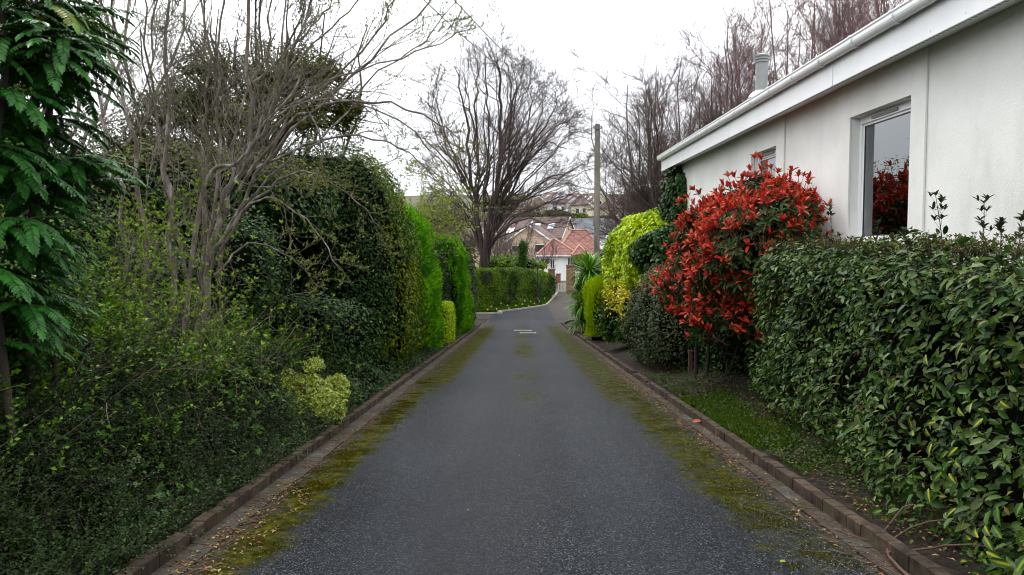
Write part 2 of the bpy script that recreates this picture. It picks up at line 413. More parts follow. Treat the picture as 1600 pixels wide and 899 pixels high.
# -- asphalt with moss
def road_mat(moss=True):
    m, t, o = mk('asphalt_moss' if moss else 'asphalt')
    g = N(t, 'ShaderNodeNewGeometry'); pos = g.outputs['Position']
    sx = N(t, 'ShaderNodeSeparateXYZ'); t.links.new(pos, sx.inputs[0]); X, Y = sx.outputs['X'], sx.outputs['Y']
    vo = N(t, 'ShaderNodeTexVoronoi'); vo.inputs['Scale'].default_value = 125; t.links.new(pos, vo.inputs['Vector'])
    vc = N(t, 'ShaderNodeSeparateColor'); t.links.new(vo.outputs['Color'], vc.inputs[0])
    agg = ramp(t, [(.0, (.001, .0015, .002)), (.35, (.004, .005, .007)), (.6, (.011, .014, .018)), (.88, (.034, .040, .046)), (1, (.12, .12, .118))], vc.outputs[0])
    mpv = N(t, 'ShaderNodeMapping'); mpv.inputs['Scale'].default_value = (1.3, .35, 1); t.links.new(pos, mpv.inputs[0])
    big = noise(t, .9, 5); col = mixc(t, agg, (.5, .5, .5), mr(t, big, .4, .7, 0, .0))
    col = mixc(t, col, ramp(t, [(.3, (.60, .61, .66)), (.5, (.95, .96, 1.)), (.72, (1.25, 1.23, 1.18))], noise(t, .9, 7, mpv.outputs[0])), 1.0, 'MULTIPLY')
    # worn darker wheel-free strip
    stain = math_(t, 'MULTIPLY', mr(t, math_(t, 'ABSOLUTE', math_(t, 'ADD', X, math_(t, 'MULTIPLY', noise(t, .35, 2), .6))), .1, .8, 1, 0), .42)
    col = mixc(t, col, (.025, .026, .03), stain)
    wx = math_(t, 'ADD', X, math_(t, 'MULTIPLY', math_(t, 'SUBTRACT', noise(t, .5, 3), .5), .7))
    trk = math_(t, 'MAXIMUM', mr(t, math_(t, 'ABSOLUTE', math_(t, 'SUBTRACT', wx, .78)), .12, .5, 1, 0), mr(t, math_(t, 'ABSOLUTE', math_(t, 'ADD', wx, .85)), .12, .5, 1, 0))
    col = mixc(t, col, (.050, .056, .064), math_(t, 'MULTIPLY', trk, .12))
    hgt = vo.outputs['Distance']
    if moss:
        e = math_(t, 'MULTIPLY', math_(t, 'SUBTRACT', noise(t, 1.6, 5), .5), 1.1)
        fine = noise(t, 46, 6, rough=.75); mid = noise(t, 4.5, 6, rough=.65)
        def band(c0, half, soft, amt, xw=1.0):
            d = math_(t, 'ABSOLUTE', math_(t, 'SUBTRACT', math_(t, 'ADD', X, math_(t, 'MULTIPLY', e, xw*.35)), c0))
            return math_(t, 'MULTIPLY', mr(t, d, half, half+soft, 1, 0), amt)
        bl = math_(t, 'MAXIMUM', math_(t, 'MULTIPLY', band(-1.76, .08, .36, .95, .7), mr(t, Y, 3, 6, .85, 1)), math_(t, 'MULTIPLY', band(-1.62, .18, .46, .95), mr(t, Y, 9, 16)))
        br = math_(t, 'MAXIMUM', band(1.74, .10, .46, .8), math_(t, 'MULTIPLY', band(1.66, .20, .48, .80), mr(t, Y, 8, 13)))
        bc = math_(t, 'MULTIPLY', band(.12, .03, .62, .82), mr(t, Y, 8, 15))
        bc = math_(t, 'MULTIPLY', bc, mr(t, noise(t, .3, 2), .30, .62, .35, 1))
        br = math_(t, 'MULTIPLY', br, mr(t, Y, 3.5, 7, .45, 1))
        al = math_(t, 'MULTIPLY', math_(t, 'MAXIMUM', math_(t, 'MAXIMUM', bl, br), bc), mr(t, Y, 38, 47, 1, .0))
        far_m = math_(t, 'MULTIPLY', mr(t, noise(t, .25, 3), .46, .6), mr(t, Y, 34, 44, 0, .3)); al = math_(t, 'MAXIMUM', al, far_m)
        k = math_(t, 'ADD', math_(t, 'MULTIPLY', al, 1.0), math_(t, 'ADD', math_(t, 'MULTIPLY', math_(t, 'SUBTRACT', fine, .5), 1.7), math_(t, 'MULTIPLY', math_(t, 'SUBTRACT', mid, .5), 1.5)))
        mm = mr(t, k, .34, .98); mm = math_(t, 'MULTIPLY', mm, mr(t, al, .02, .25))
        mc = ramp(t, [(.3, (.010, .012, .002)), (.5, (.036, .037, .003)), (.7, (.085, .083, .005))], noise(t, 13, 6))
        col = mixc(t, col, mc, math_(t, 'MULTIPLY', mm, .93))
        # dirt beside the channels
        dx = math_(t, 'ABSOLUTE', math_(t, 'SUBTRACT', X, .1)); dm = math_(t, 'ADD', mr(t, dx, 1.72, 2.05), math_(t, 'MULTIPLY', math_(t, 'SUBTRACT', noise(t, 7, 6), .5), 1.6))
        col = mixc(t, col, ramp(t, [(.35, (.02, .016, .012)), (.6, (.06, .048, .035)), (.75, (.11, .09, .07))], noise(t, 22, 6)), mr(t, dm, .5, .9, 0, .85))
    b_ = pbsdf(t, o, col, .6, hgt, .7, .006, .08)
    if moss: t.links.new(math_(t, 'SUBTRACT', .08, math_(t, 'MULTIPLY', mm, .075)), b_.inputs['Specular IOR Level'])
    return m
M_road = road_mat()
ys = np.concatenate([np.linspace(-6, 36, 120), np.linspace(36.3, 47, 36)])
XL = lambda y: -1.93
XR = lambda y: 2.09
def flare_r(y): return 2.09 + (max(0, y-43)*.4)
strip('driveway', XL, flare_r, ys, 0.0, M_road)
# junction and onward lane: one sheet a little above the terrain
def far_kerb(y): pass
ysj = np.linspace(47, 76, 60)
def jl(y):   # left edge of the onward lane / junction (verge lies north of this)
    return float(np.interp(y, [47, 49.2, 50.6, 53, 57.5, 59.5, 63, 70, 76], [-30, -30, -4.0, -1.2, 1.75, 2.2, 2.55, 3.3, 3.7]))
def jr(y): return float(np.interp(y, [47, 50, 56, 62, 70, 76], [3.74, 4.6, 6.2, 6.5, 5.6, 5.2]))
strip('junction_road', jl, jr, ysj, 0.012, M_road)

# -- concrete channel and brick kerbs
def channel_mat():
    m, t, o = mk('channel_concrete')
    base = ramp(t, [(.25, (.022, .02, .015)), (.5, (.052, .05, .042)), (.75, (.09, .085, .072))], noise(t, 5, 7))
    dirt = ramp(t, [(.4, (.025, .018, .012)), (.7, (.07, .05, .035))], noise(t, 30, 5))
    col = mixc(t, base, dirt, mr(t, noise(t, 2.3, 6), .40, .54))
    col = mixc(t, col, (.035, .035, .006), mr(t, noise(t, 3.1, 6), .55, .66, 0, .7))
    pbsdf(t, o, col, .9, noise(t, 40, 6), .6, .008, .25); return m
M_ch = channel_mat()
for xa, xb in ((-2.095, -1.93), (2.09, 2.235)):
    mb = MB(); y = -5.0
    while y < 42:
        L = .9; z0, z1 = float(gy(y)), float(gy(y+L))
        x0, x1 = xa+random.uniform(-.004, .004), xb+random.uniform(-.012, .012)
        mb.add([(x0, y+.006, z0+.018), (x1, y+.006, z0+.008), (x1, y+L-.006, z1+.008), (x0, y+L-.006, z1+.018), (x0, y+.006, z0-.1), (x1, y+.006, z0-.1), (x1, y+L-.006, z1-.1), (x0, y+L-.006, z1-.1)],
               [(0, 1, 2, 3), (0, 4, 5, 1), (1, 5, 6, 2), (2, 6, 7, 3), (3, 7, 4, 0)]); y += L
    tag(mb.build('gutter_channel', M_ch), kind='structure')
def kerb_mat():
    m, t, o = mk('kerb_brick'); g = N(t, 'ShaderNodeNewGeometry'); rp = g.outputs['Random Per Island']
    c = ramp(t, [(0, (.042, .031, .022)), (.5, (.066, .046, .032)), (1, (.095, .066, .045))], rp)
    c = mixc(t, c, ramp(t, [(.35, (.35, .33, .3)), (.6, (1., 1., 1.)), (.75, (1.2, 1.15, 1.1))], noise(t, 8, 7)), 1., 'MULTIPLY')
    c = mixc(t, c, (.05, .055, .02), mr(t, noise(t, 2.5, 6), .56, .68, 0, .75))
    pbsdf(t, o, c, .9, noise(t, 50, 6), .5, .006, .2); return m
M_kerb = kerb_mat()
for xa, ylim in ((-2.18, 42), (2.235, 45)):
    mb = MB(); y = -5.0
    while y < ylim:
        L = .215; z0, z1 = float(gy(y)), float(gy(y+L)); h = .105+random.uniform(-.006, .006); dx = random.uniform(-.005, .005)
        if 12 < y and random.random() < .06: h -= .04
        x0, x1 = xa+dx+(max(0, y-41)**2*.05 if xa > 0 else 0), xa+.085+dx+(max(0, y-41)**2*.05 if xa > 0 else 0); b = .008
        mb.add([(x0, y+.004, z0-.1), (x1, y+.004, z0-.1), (x1, y+L-.004, z1-.1), (x0, y+L-.004, z1-.1),
                (x0, y+.004, z0+h-b), (x1, y+.004, z0+h-b), (x1, y+L-.004, z1+h-b), (x0, y+L-.004, z1+h-b),
                (x0+b, y+.004+b, z0+h), (x1-b, y+.004+b, z0+h), (x1-b, y+L-.004-b, z1+h), (x0+b, y+L-.004-b, z1+h)],
               [(0, 1, 5, 4), (1, 2, 6, 5), (2, 3, 7, 6), (3, 0, 4, 7), (4, 5, 9, 8), (5, 6, 10, 9), (6, 7, 11, 10), (7, 4, 8, 11), (8, 9, 10, 11)])
        y += L
    tag(mb.build('kerb', M_kerb), kind='structure')
# kerb of the verge across the junction
M_conc = plain('kerb_concrete', (.26, .25, .22), .9, .2, 3, .3)
mb = MB(); pth = smooth_path([(-30, 49.3, 0), (-4.0, 50.5, 0), (-1.2, 52.8, 0), (1.6, 57.2, 0), (2.15, 59.6, 0), (2.5, 63, 0), (3.25, 70, 0), (3.5, 72.6, 0)], 60)
for a, b in zip(pth[:-1], pth[1:]):
    d = b-a; d /= np.linalg.norm(d); n_ = np.array([-d[1], d[0], 0])*.13; za, zb = float(gy(a[1])), float(gy(b[1]))
    q = [(*(a)[:2], za-.1), (*(b)[:2], zb-.1), (*(b+n_)[:2], zb-.1), (*(a+n_)[:2], za-.1), (*(a)[:2], za+.11), (*(b)[:2], zb+.11), (*(b+n_)[:2], zb+.11), (*(a+n_)[:2], za+.11)]
    mb.add(q, [(4, 5, 6, 7), (0, 1, 5, 4), (2, 3, 7, 6), (1, 2, 6, 5), (3, 0, 4, 7)])
tag(mb.build('verge_kerb', M_conc), kind='structure')
# manhole covers in the middle of the lane
for (px, py, wpx, lab) in ((817, 517.0, 28, 'rusty metal manhole cover with pale worn edge, farther of the two in the lane'), (825, 521.0, 26, 'pale framed metal manhole cover, nearer of the two in the lane')):
    Yc = 1.6*F/(py-463); Xc = (px-813)/F*Yc; hw = wpx/F*Yc/2
    t_ = thing('manhole_cover', lab, 'manhole cover', (Xc, Yc, float(gy(Yc))), 'manhole covers in the lane')
    s_ = -.069
    mb = MB(); zz = lambda y: float(gy(y))
    def slab(x0, x1, y0, y1, h): mb.add([(x0, y0, zz(y0)-.03), (x1, y0, zz(y0)-.03), (x1, y1, zz(y1)-.03), (x0, y1, zz(y1)-.03), (x0, y0, zz(y0)+h), (x1, y0, zz(y0)+h), (x1, y1, zz(y1)+h), (x0, y1, zz(y1)+h)],
                                        [(4, 5, 6, 7), (0, 1, 5, 4), (1, 2, 6, 5), (2, 3, 7, 6), (3, 0, 4, 7)])
    slab(Xc-hw, Xc+hw, Yc-.22, Yc-.10, .012); slab(Xc-hw, Xc-hw+.07, Yc-.1, Yc+.2, .012); slab(Xc+hw-.07, Xc+hw, Yc-.1, Yc+.2, .012); slab(Xc-hw, Xc+hw, Yc+.2, Yc+.27, .012)
    mb.build('frame', plain('pale_steel', (.36, .36, .34), .5, .1, 3), t_)
    mb = MB(); slab(Xc-hw+.07, Xc+hw-.07, Yc-.1, Yc+.2, .008); mb.build('cover', plain('rusty_steel', (.12, .085, .07), .6, .3, 12, .5), t_)

# ================================================================ BUNGALOW ON THE RIGHT
def render_mat():
    m, t, o = mk('cream_render'); g = N(t, 'ShaderNodeNewGeometry'); pos = g.outputs['Position']
    sx = N(t, 'ShaderNodeSeparateXYZ'); t.links.new(pos, sx.inputs[0])
    base = ramp(t, [(.35, (.71, .715, .675)), (.55, (.775, .78, .745)), (.7, (.81, .81, .78))], noise(t, 1.2, 6))
    mp = N(t, 'ShaderNodeMapping'); mp.inputs['Scale'].default_value = (1, 1.5, .6); t.links.new(pos, mp.inputs[0])
    st = mr(t, noise(t, 1.8, 6, mp.outputs[0]), .48, .74, 0, .24)
    st = math_(t, 'MULTIPLY', st, mr(t, sx.outputs['Z'], 3.3, 1.2, .25, 1.0))
    col = mixc(t, base, (.27, .26, .22), st)
    hh = noise(t, 55, 8, rough=.7)
    pbsdf(t, o, col, .9, hh, .55, .012, .2); return m
M_render = render_mat()
WX, WZ = 4.3, 3.66
house = thing('bungalow', 'white rendered bungalow with white gutter behind the red shrub', 'house', (WX, 10, -.4))
wins = [(8.78, 10.38), (13.35, 14.78)]; SZ, HZ = 1.58, 3.2
mb = MB(); TH = .26; Y0, Y1 = -3.0, 21.5
ycuts = [Y0, wins[0][0], wins[0][1], wins[1][0], wins[1][1], Y1]
for i in range(5):
    a, b = ycuts[i], ycuts[i+1]
    if i in (1, 3): mb.box(WX, WX+TH, a, b, -2.2, SZ); mb.box(WX, WX+TH, a, b, HZ, WZ)
    else: mb.box(WX, WX+TH, a, b, -2.2, WZ)
mb.box(WX+TH, 12.5, Y1-TH, Y1, -2.2, WZ); mb.box(WX+TH, 12.5, Y0, Y0+TH, -2.2, WZ); mb.box(12.24, 12.5, Y0+TH, Y1-TH, -2.2, WZ)
mb.add([(WX+.01, Y1-.13, WZ), (12.49, Y1-.13, WZ), (8.4, Y1-.13, WZ+1.55)], [(0, 1, 2)]); mb.add([(WX+.01, Y0+.13, WZ), (12.49, Y0+.13, WZ), (8.4, Y0+.13, WZ+1.55)], [(0, 2, 1)])
mb.build('wall', M_render, house)
# raised render panels round the windows
for (a, b), (wa, wb) in (((8.46, 10.85), wins[0]), ((12.95, 15.28), wins[1])):
    mb = MB(); q = .028
    mb.box(WX-q, WX-.001, a, wa, -2.0, WZ-.003); mb.box(WX-q, WX-.001, wb, b, -2.0, WZ-.003); mb.box(WX-q, WX-.001, wa, wb, -2.0, SZ-.002); mb.box(WX-q, WX-.001, wa, wb, HZ+.002, WZ-.003)
    mb.build('render_panel', M_render, house, bevel=.006)
# room behind
mb = MB(); rx = 8.0
for (a, b) in ((6.9, 12.0), (12.05, 17.5)):
    mb.add([(WX+TH+.001, a, .95), (rx, a, .95), (rx, b, .95), (WX+TH+.001, b, .95), (WX+TH+.001, a, 3.45), (rx, a, 3.45), (rx, b, 3.45), (WX+TH+.001, b, 3.45)],
           [(0, 1, 2, 3), (4, 7, 6, 5), (1, 5, 6, 2), (0, 4, 5, 1), (2, 6, 7, 3)])
mb.build('room_lining', plain('room_wall', (.45, .40, .28), .8, .1, 1), house)
def glass_mat():
    m, t, o = mk('window_glass'); fr = N(t, 'ShaderNodeFresnel'); fr.inputs['IOR'].default_value = 2.6
    tr = N(t, 'ShaderNodeBsdfTransparent'); tr.inputs[0].default_value = (.86, .9, .9, 1); gl = N(t, 'ShaderNodeBsdfGlossy'); gl.inputs['Roughness'].default_value = .0
    gl.inputs['Color'].default_value = (.92, .97, 1, 1)
    mx = N(t, 'ShaderNodeMixShader'); t.links.new(math_(t, 'MULTIPLY', fr.outputs[0], 1.0), mx.inputs[0]); t.links.new(tr.outputs[0], mx.inputs[1]); t.links.new(gl.outputs[0], mx.inputs[2])
    t.links.new(mx.outputs[0], o.inputs['Surface']); return m
M_glass = glass_mat()
M_seal = plain('black_seal', (.02, .02, .022), .5, .1)
for wa, wb in wins:
    f = MB(); fx0, fx1 = WX+.10, WX+.17; fw = .065
    f.box(fx0, fx1, wa, wb, SZ, SZ+fw); f.box(fx0, fx1, wa, wb, HZ-.09, HZ); f.box(fx0, fx1, wa, wa+fw, SZ+fw, HZ-.09); f.box(fx0, fx1, wb-fw, wb, SZ+fw, HZ-.09)
    # inner step of the sash
    g_ = .03
    f.box(fx0+.025, fx1-.003, wa+fw, wb-fw, SZ+fw, SZ+fw+g_); f.box(fx0+.025, fx1-.003, wa+fw, wb-fw, HZ-.09-g_, HZ-.09); f.box(fx0+.025, fx1-.003, wa+fw, wa+fw+g_, SZ+fw+g_, HZ-.09-g_); f.box(fx0+.025, fx1-.003, wb-fw-g_, wb-fw, SZ+fw+g_, HZ-.09-g_)
    wn = f.build('window', M_white, house, bevel=.004)
    s_ = MB(); a, b, c, d = wa+fw+g_, wb-fw-g_, SZ+fw+g_, HZ-.09-g_; k_ = .014
    s_.box(fx0+.028, fx0+.05, a, b, c, c+k_); s_.box(fx0+.028, fx0+.05, a, b, d-k_, d); s_.box(fx0+.028, fx0+.05, a, a+k_, c+k_, d-k_); s_.box(fx0+.028, fx0+.05, b-k_, b, c+k_, d-k_)
    so = s_.build('seal', M_seal, wn); pb = MB(); pb.box(fx0+.035, fx0+.045, a+k_, b-k_, c+k_, d-k_); pb.build('pane', M_glass, wn)
    v_ = MB(); ym = (wa+wb)/2; v_.box(fx0-.018, fx0-.001, ym-.25, ym+.42, HZ-.068, HZ-.035); v_.build('trickle_vent', plain('vent_grey', (.22, .22, .22), .5, .1), wn)
    v_ = MB(); v_.box(WX-.06, WX+.11, wa+.003, wb-.003, SZ-.035, SZ-.003); v_.build('sill', M_white, wn, bevel=.005)
# fascia, soffit, gutter, roof
mb = MB(); mb.extrude_y([(3.97, 3.58), (3.99, 3.58), (3.99, 3.97), (3.97, 3.97)], -3.6, 22.3)
for yj in (5.2, 10.2, 15.2): mb.box(3.964, 3.969, yj, yj+.06, 3.585, 3.93)
for yj in np.arange(-3, 22, .6):
    mb.box(3.9665, 3.9695, yj, yj+.014, 3.63, 3.644)
mb.build('fascia', M_white, house)
def soffit_mat():
    m, t, o = mk('soffit'); g = N(t, 'ShaderNodeNewGeometry'); sx = N(t, 'ShaderNodeSeparateXYZ'); t.links.new(g.outputs['Position'], sx.inputs[0])
    st = math_(t, 'LESS_THAN', math_(t, 'FRACT', math_(t, 'MULTIPLY', sx.outputs['Y'], 11.)), .55)
    s2 = math_(t, 'MULTIPLY', math_(t, 'GREATER_THAN', sx.outputs['X'], 4.005), math_(t, 'LESS_THAN', sx.outputs['X'], 4.075))
    col = mixc(t, (.72, .73, .72), (.03, .03, .03), math_(t, 'MULTIPLY', st, s2)); pbsdf(t, o, col, .4); return m
mb = MB(); mb.extrude_y([(3.991, 3.59), (4.299, 3.655), (4.299, 3.675), (3.991, 3.61)], -3.6, 22.29); mb.build('soffit', soffit_mat(), house)
# gutter: profile in x,z
prof = []
cx, cz, rr = 3.905, 2.4+1.6-.005, .062
outer = [(cx+rr, cz), (cx+rr, cz-.05)]+[(cx+rr*math.cos(a), cz-.055-.075*math.sin(a)) for a in np.linspace(.25, math.pi-.25, 9)]+[(cx-rr, cz-.05), (cx-rr+.004, cz-.035), (cx-rr, cz-.022), (cx-rr-.008, cz-.018), (cx-rr-.008, cz)]
inner = [(x*.93+cx*.07, z+.006) for x, z in outer[::-1]]; inner[0] = (cx-rr+.004, cz); inner[-1] = (cx+rr-.004, cz)
mb = MB(); mb.extrude_y(outer+inner, -3.6, 22.42)
gut = mb.build('gutter', M_white, house, smooth=False)
for yb in np.arange(7.1-10, 22.2, 1.02):
    mb = MB(); pr = [(cx+(x-cx)*1.28, cz+(z-cz)*1.08-.004) for x, z in outer]; pi = [(x*.96+cx*.04, z+.004) for x, z in pr[::-1]]
    mb.extrude_y(pr+pi, yb, yb+.05); mb.box(cx+rr, 3.969, yb, yb+.05, cz-.11, cz-.02); mb.build('bracket', M_white, gut)
mb = MB(); mb.extrude_y([(3.86, 4.0), (8.4, 5.72), (8.4, 5.64), (3.90, 3.935)], -3.6, 22.4); mb.extrude_y([(8.4, 5.72), (12.94, 4.0), (12.90, 3.935), (8.4, 5.64)], -3.6, 22.4)
M_tile = plain('roof_tile_grey', (.12, .11, .10), .85, .25, 5, .5)
mb.build('roof', M_tile, house)
mb = MB(); mb.add([(3.97, 22.41, 3.58), (4.35, 22.41, 3.66), (8.4, 22.41, 5.35), (8.4, 22.41, 5.7), (3.97, 22.41, 3.97), (3.97, 22.45, 3.58), (4.35, 22.45, 3.66), (8.4, 22.45, 5.35), (8.4, 22.45, 5.7), (3.97, 22.45, 3.97)],
                  [(0, 1, 2, 3, 4), (9, 8, 7, 6, 5), (0, 5, 6, 1), (1, 6, 7, 2), (4, 3, 8, 9), (0, 4, 9, 5)]); mb.build('bargeboard', M_white, house)
# flue pipe through the roof
fx, fy = 4.75, 15.8
mb = MB(); mb.lathe([(.115, -.5), (.115, .66), (.135, .67), (.135, .70), (.118, .705), (.118, .72), (.14, .725), (.14, .755), (.12, .76), (.12, .775), (.14, .78), (.14, .81), (.06, .845)], 20, (fx, fy, 4.45))
fl = mb.build('flue_pipe', plain('grey_flue', (.24, .26, .255), .45, .15, 4), house, smooth=False)
mb = MB(); mb.lathe([(.26, -.03), (.2, .05), (.13, .1)], 20, (fx, fy, 4.47)); mb.build('collar', M_white, fl)
# curtain and lamp in the room
def curtain(y0, y1, lab):
    n = 60; V = []; Fq = []
    for i in range(n+1):
        u = i/n; y = y0+(y1-y0)*u; x = WX+.55+.045*math.sin(u*38)+.02*math.sin(u*91)
        for z in (.97, 2.2, 3.3): V.append((x, y, z))
    for i in range(n):
        for j in range(2): b = i*3+j; Fq.append((b, b+3, b+4, b+1))
    me = bpy.data.meshes.new('curtain'); me.from_pydata(V, [], Fq); me.update(); me.polygons.foreach_set('use_smooth', np.ones(len(Fq), bool))
    o = link('curtain', me, plain('curtain_cloth', (.78, .76, .68), .9, .12, 2)); s = o.modifiers.new('s', 'SOLIDIFY'); s.thickness = .006
    return tag(o, lab, 'curtain')
curtain(9.85, 10.75, 'pale hanging curtain inside the large window')
mb = MB(); lx, ly, lz = 4.74, 9.62, 1.62
lamp = thing('table_lamp', 'pale blue ceramic table lamp standing inside the large window', 'lamp', (lx, ly, lz))
mb.lathe([(.07, 0), (.12, .03), (.15, .09), (.13, .15), (.06, .2), (.03, .24), (.03, .3)], 20, (lx, ly, lz)); mb.build('base', plain('lamp_ceramic', (.5, .55, .55), .15, .1, 9), lamp, smooth=True)
mb = MB(); mb.lathe([(.16, .3), (.10, .52)], 20, (lx, ly, lz), cap=False); mb.build('lamp_shade', plain('lamp_shade', (.3, .17, .13), .8, .1), lamp, smooth=True)
mb = MB(); mb.box(4.575, 5.0, 9.3, 9.8, 1.58, 1.615); 
for q in ((4.6, 9.32), (4.95, 9.32), (4.6, 9.75), (4.95, 9.75)): mb.box(q[0], q[0]+.03, q[1], q[1]+.03, .95, 1.58)
tag(mb.build('side_table', plain('table_wood', (.12, .06, .03), .4, .2, 5)), 'small dark side table under the lamp inside the large window', 'table')
# ================================================================ FOLIAGE MATERIALS
L_elae = leafmat('elaeagnus_leaf', [(.010, .028, .009), (.020, .052, .014), (.034, .082, .020), (.055, .115, .030), (.14, .18, .10), (.03, .066, .014), (.075, .115, .03)], .36, 1.2, trans=.08, spec=.13)
L_lime_c = leafmat('variegated_leaf', [(.34, .34, .05), (.42, .40, .06), (.16, .24, .05), (.10, .17, .04)], .35, edge=((.025, .065, .018), .0, .55, 1), trans=.12)
L_grey = leafmat('greygreen_leaf', [(.035, .055, .035), (.06, .085, .05), (.09, .115, .075), (.07, .08, .055), (.045, .07, .035)], .38, trans=.08, spec=.08)
L_greytop = leafmat('olive_tip_leaf', [(.13, .12, .055), (.16, .14, .07), (.10, .11, .05)], .5, trans=.12)
L_photi = leafmat('photinia_green_leaf', [(.025, .06, .022), (.045, .09, .035), (.06, .10, .05), (.09, .11, .06), (.10, .05, .03)], .28, trans=.08)
L_red = leafmat('photinia_red_leaf', [(.30, .025, .024), (.48, .035, .036), (.58, .07, .06), (.64, .18, .14), (.36, .06, .045), (.52, .045, .055), (.28, .045, .03), (.20, .09, .04), (.58, .11, .09)], .32, trans=.18)
L_lime = leafmat('golden_ivy_leaf', [(.33, .47, .012), (.44, .58, .02), (.54, .62, .04), (.24, .38, .015), (.36, .52, .02)], .42, .9, [(.09, .20, .012), (.17, .30, .015), (.27, .42, .02)], trans=.22)
L_ivyd = leafmat('dark_ivy_leaf', [(.012, .035, .014), (.022, .055, .02), (.035, .075, .025), (.05, .10, .03)], .3, trans=.06, spec=.08)
L_ivym = leafmat('ivy_leaf', [(.025, .07, .018), (.045, .11, .025), (.07, .15, .03)], .35, trans=.12)
L_gold = leafmat('golden_conifer_leaf', [(.20, .34, .01), (.29, .43, .012), (.37, .48, .02)], .5, trans=.2)
L_con = leafmat('bright_conifer_leaf', [(.07, .24, .008), (.10, .32, .01), (.14, .38, .014), (.20, .42, .02)], .5, 1.6, [(.03, .12, .008), (.05, .18, .01)], trans=.2)
L_dcon = leafmat('dark_conifer_leaf', [(.010, .03, .014), (.016, .045, .018), (.03, .07, .02)], .55, trans=.05)
L_yel = leafmat('yellow_spotted_leaf', [(.52, .44, .05), (.42, .42, .06), (.60, .50, .08), (.2, .28, .05)], .38, trans=.2)
L_euo = leafmat('euonymus_leaf', [(.10, .20, .03), (.15, .26, .04), (.22, .30, .05)], .38, edge=((.55, .55, .16), .35, .75, .85), trans=.15)
L_mott = leafmat('laurel_mix_leaf', [(.02, .06, .014), (.035, .09, .02), (.055, .12, .025), (.10, .16, .025)], .38, 1.1, [(.12, .16, .018), (.18, .21, .025), (.08, .13, .015)], trans=.12, spec=.08)
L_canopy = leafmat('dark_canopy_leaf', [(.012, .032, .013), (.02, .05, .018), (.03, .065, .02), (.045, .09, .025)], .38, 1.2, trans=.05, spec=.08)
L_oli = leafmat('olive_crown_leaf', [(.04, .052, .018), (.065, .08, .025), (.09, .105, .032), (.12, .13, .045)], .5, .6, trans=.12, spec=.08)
L_und = leafmat('undergrowth_leaf', [(.045, .12, .014), (.08, .18, .018), (.12, .24, .022), (.17, .29, .035)], .42, 1.4, [(.02, .06, .014), (.035, .09, .018)], trans=.15)
L_cot = leafmat('cotoneaster_leaf', [(.010, .024, .009), (.018, .042, .014), (.03, .062, .022), (.06, .095, .04)], .34, trans=.04, spec=.08)
L_young = leafmat('young_leaf', [(.13, .22, .03), (.19, .29, .045), (.25, .34, .07), (.10, .16, .035)], .42, trans=.25)
L_bud = leafmat('grey_bud', [(.16, .18, .08), (.22, .24, .11), (.27, .28, .15), (.12, .12, .06)], .5, trans=.15)
L_mah = leafmat('mahonia_leaf', [(.018, .08, .018), (.03, .115, .028), (.05, .16, .04), (.022, .09, .025)], .28, 2, trans=.07)
L_mah2 = leafmat('mahonia_young_leaf', [(.07, .16, .02), (.10, .18, .025), (.13, .15, .03)], .35, trans=.25)
L_berry = plain('green_berry', (.10, .19, .03), .4, .3, 30)
L_grass = leafmat('grass_blade', [(.04, .11, .012), (.065, .15, .018), (.10, .19, .03), (.14, .15, .05)], .5, trans=.25)
L_cord = leafmat('cordyline_leaf', [(.06, .17, .02), (.10, .25, .03), (.15, .31, .05), (.22, .35, .10)], .3, trans=.12)
L_far1 = leafmat('verge_hedge_leaf', [(.06, .14, .014), (.09, .19, .018), (.13, .23, .025), (.19, .26, .035)], .5, .55, [(.04, .09, .014), (.06, .12, .02)], trans=.12)
L_litter = leafmat('litter_leaf', [(.16, .09, .045), (.10, .055, .03), (.24, .17, .09), (.3, .24, .15), (.16, .045, .03), (.07, .045, .03)], .7, trans=.05)
UP = np.array([0, 0, 1.])
slope = lambda c: (lambda V: V+np.stack([0*V[:, 0], 0*V[:, 0], gy(V[:, 1])-float(gy(c[1]))], 1))

def hedge(name, label, cat, c, r, n, L, W, mat, p=4., lump=.1, ls=1.6, seed=1, depth=.12, inset=.2, warp=None, tpl=T_DIA, group=None, dirs=None, zmin=-1., sel=None, corei=True, jl=.3):
    t = thing(name, label, cat, (c[0], c[1], float(gz(c[0], c[1]))), group)
    Pt, nn = shell(c, r, n, p, lump, ls, seed, depth, warp, zmin)
    if dirs is None: D, Nl = hedge_dirs(nn)
    else: D, Nl = dirs(Pt, nn)
    Lr = L*rng.uniform(1-jl, 1+jl, len(Pt)); Wr = W/L*Lr
    if sel is None: leaves('foliage', Pt, D, Nl, Lr, Wr, mat, t, tpl)
    else:
        for fsel, m_ in sel:
            k = fsel(Pt, nn)
            if k.any(): leaves('foliage', Pt[k], D[k], Nl[k], Lr[k], Wr[k], m_, t, tpl)
    if corei: core('shade_core', c, r, M_dark_core, t, p, lump, ls, seed, inset, warp)
    return t
def conifer_dirs(up=.75):
    def f(Pt, nn):
        n = len(nn); D = nrm(nn*.75+UP*up+rng.normal(size=(n, 3))*.33); return D, nrm(rng.normal(size=(n, 3)))
    return f
def stems(t, pts0, n, L, r, mat, name='stem', wig=.1, trop=(0, 0, .1), lv=1):
    D = nrm(np.array([0, 0, 1.])+rng.normal(size=(n, 3))*.25); Pp = pts0[rng.integers(0, len(pts0), n)]
    a, b = grow(Pp, D, L, r, 7, wig, trop); tb = Tubes(); tb.add(a, b, 5); last = (a, b)
    for i in range(lv):
        q = spawn(*last, 4, .25, .95, .7, .6); last = grow(*q, 5, wig); tb.add(*last, 3)
    tb.build(name, mat, t); return last

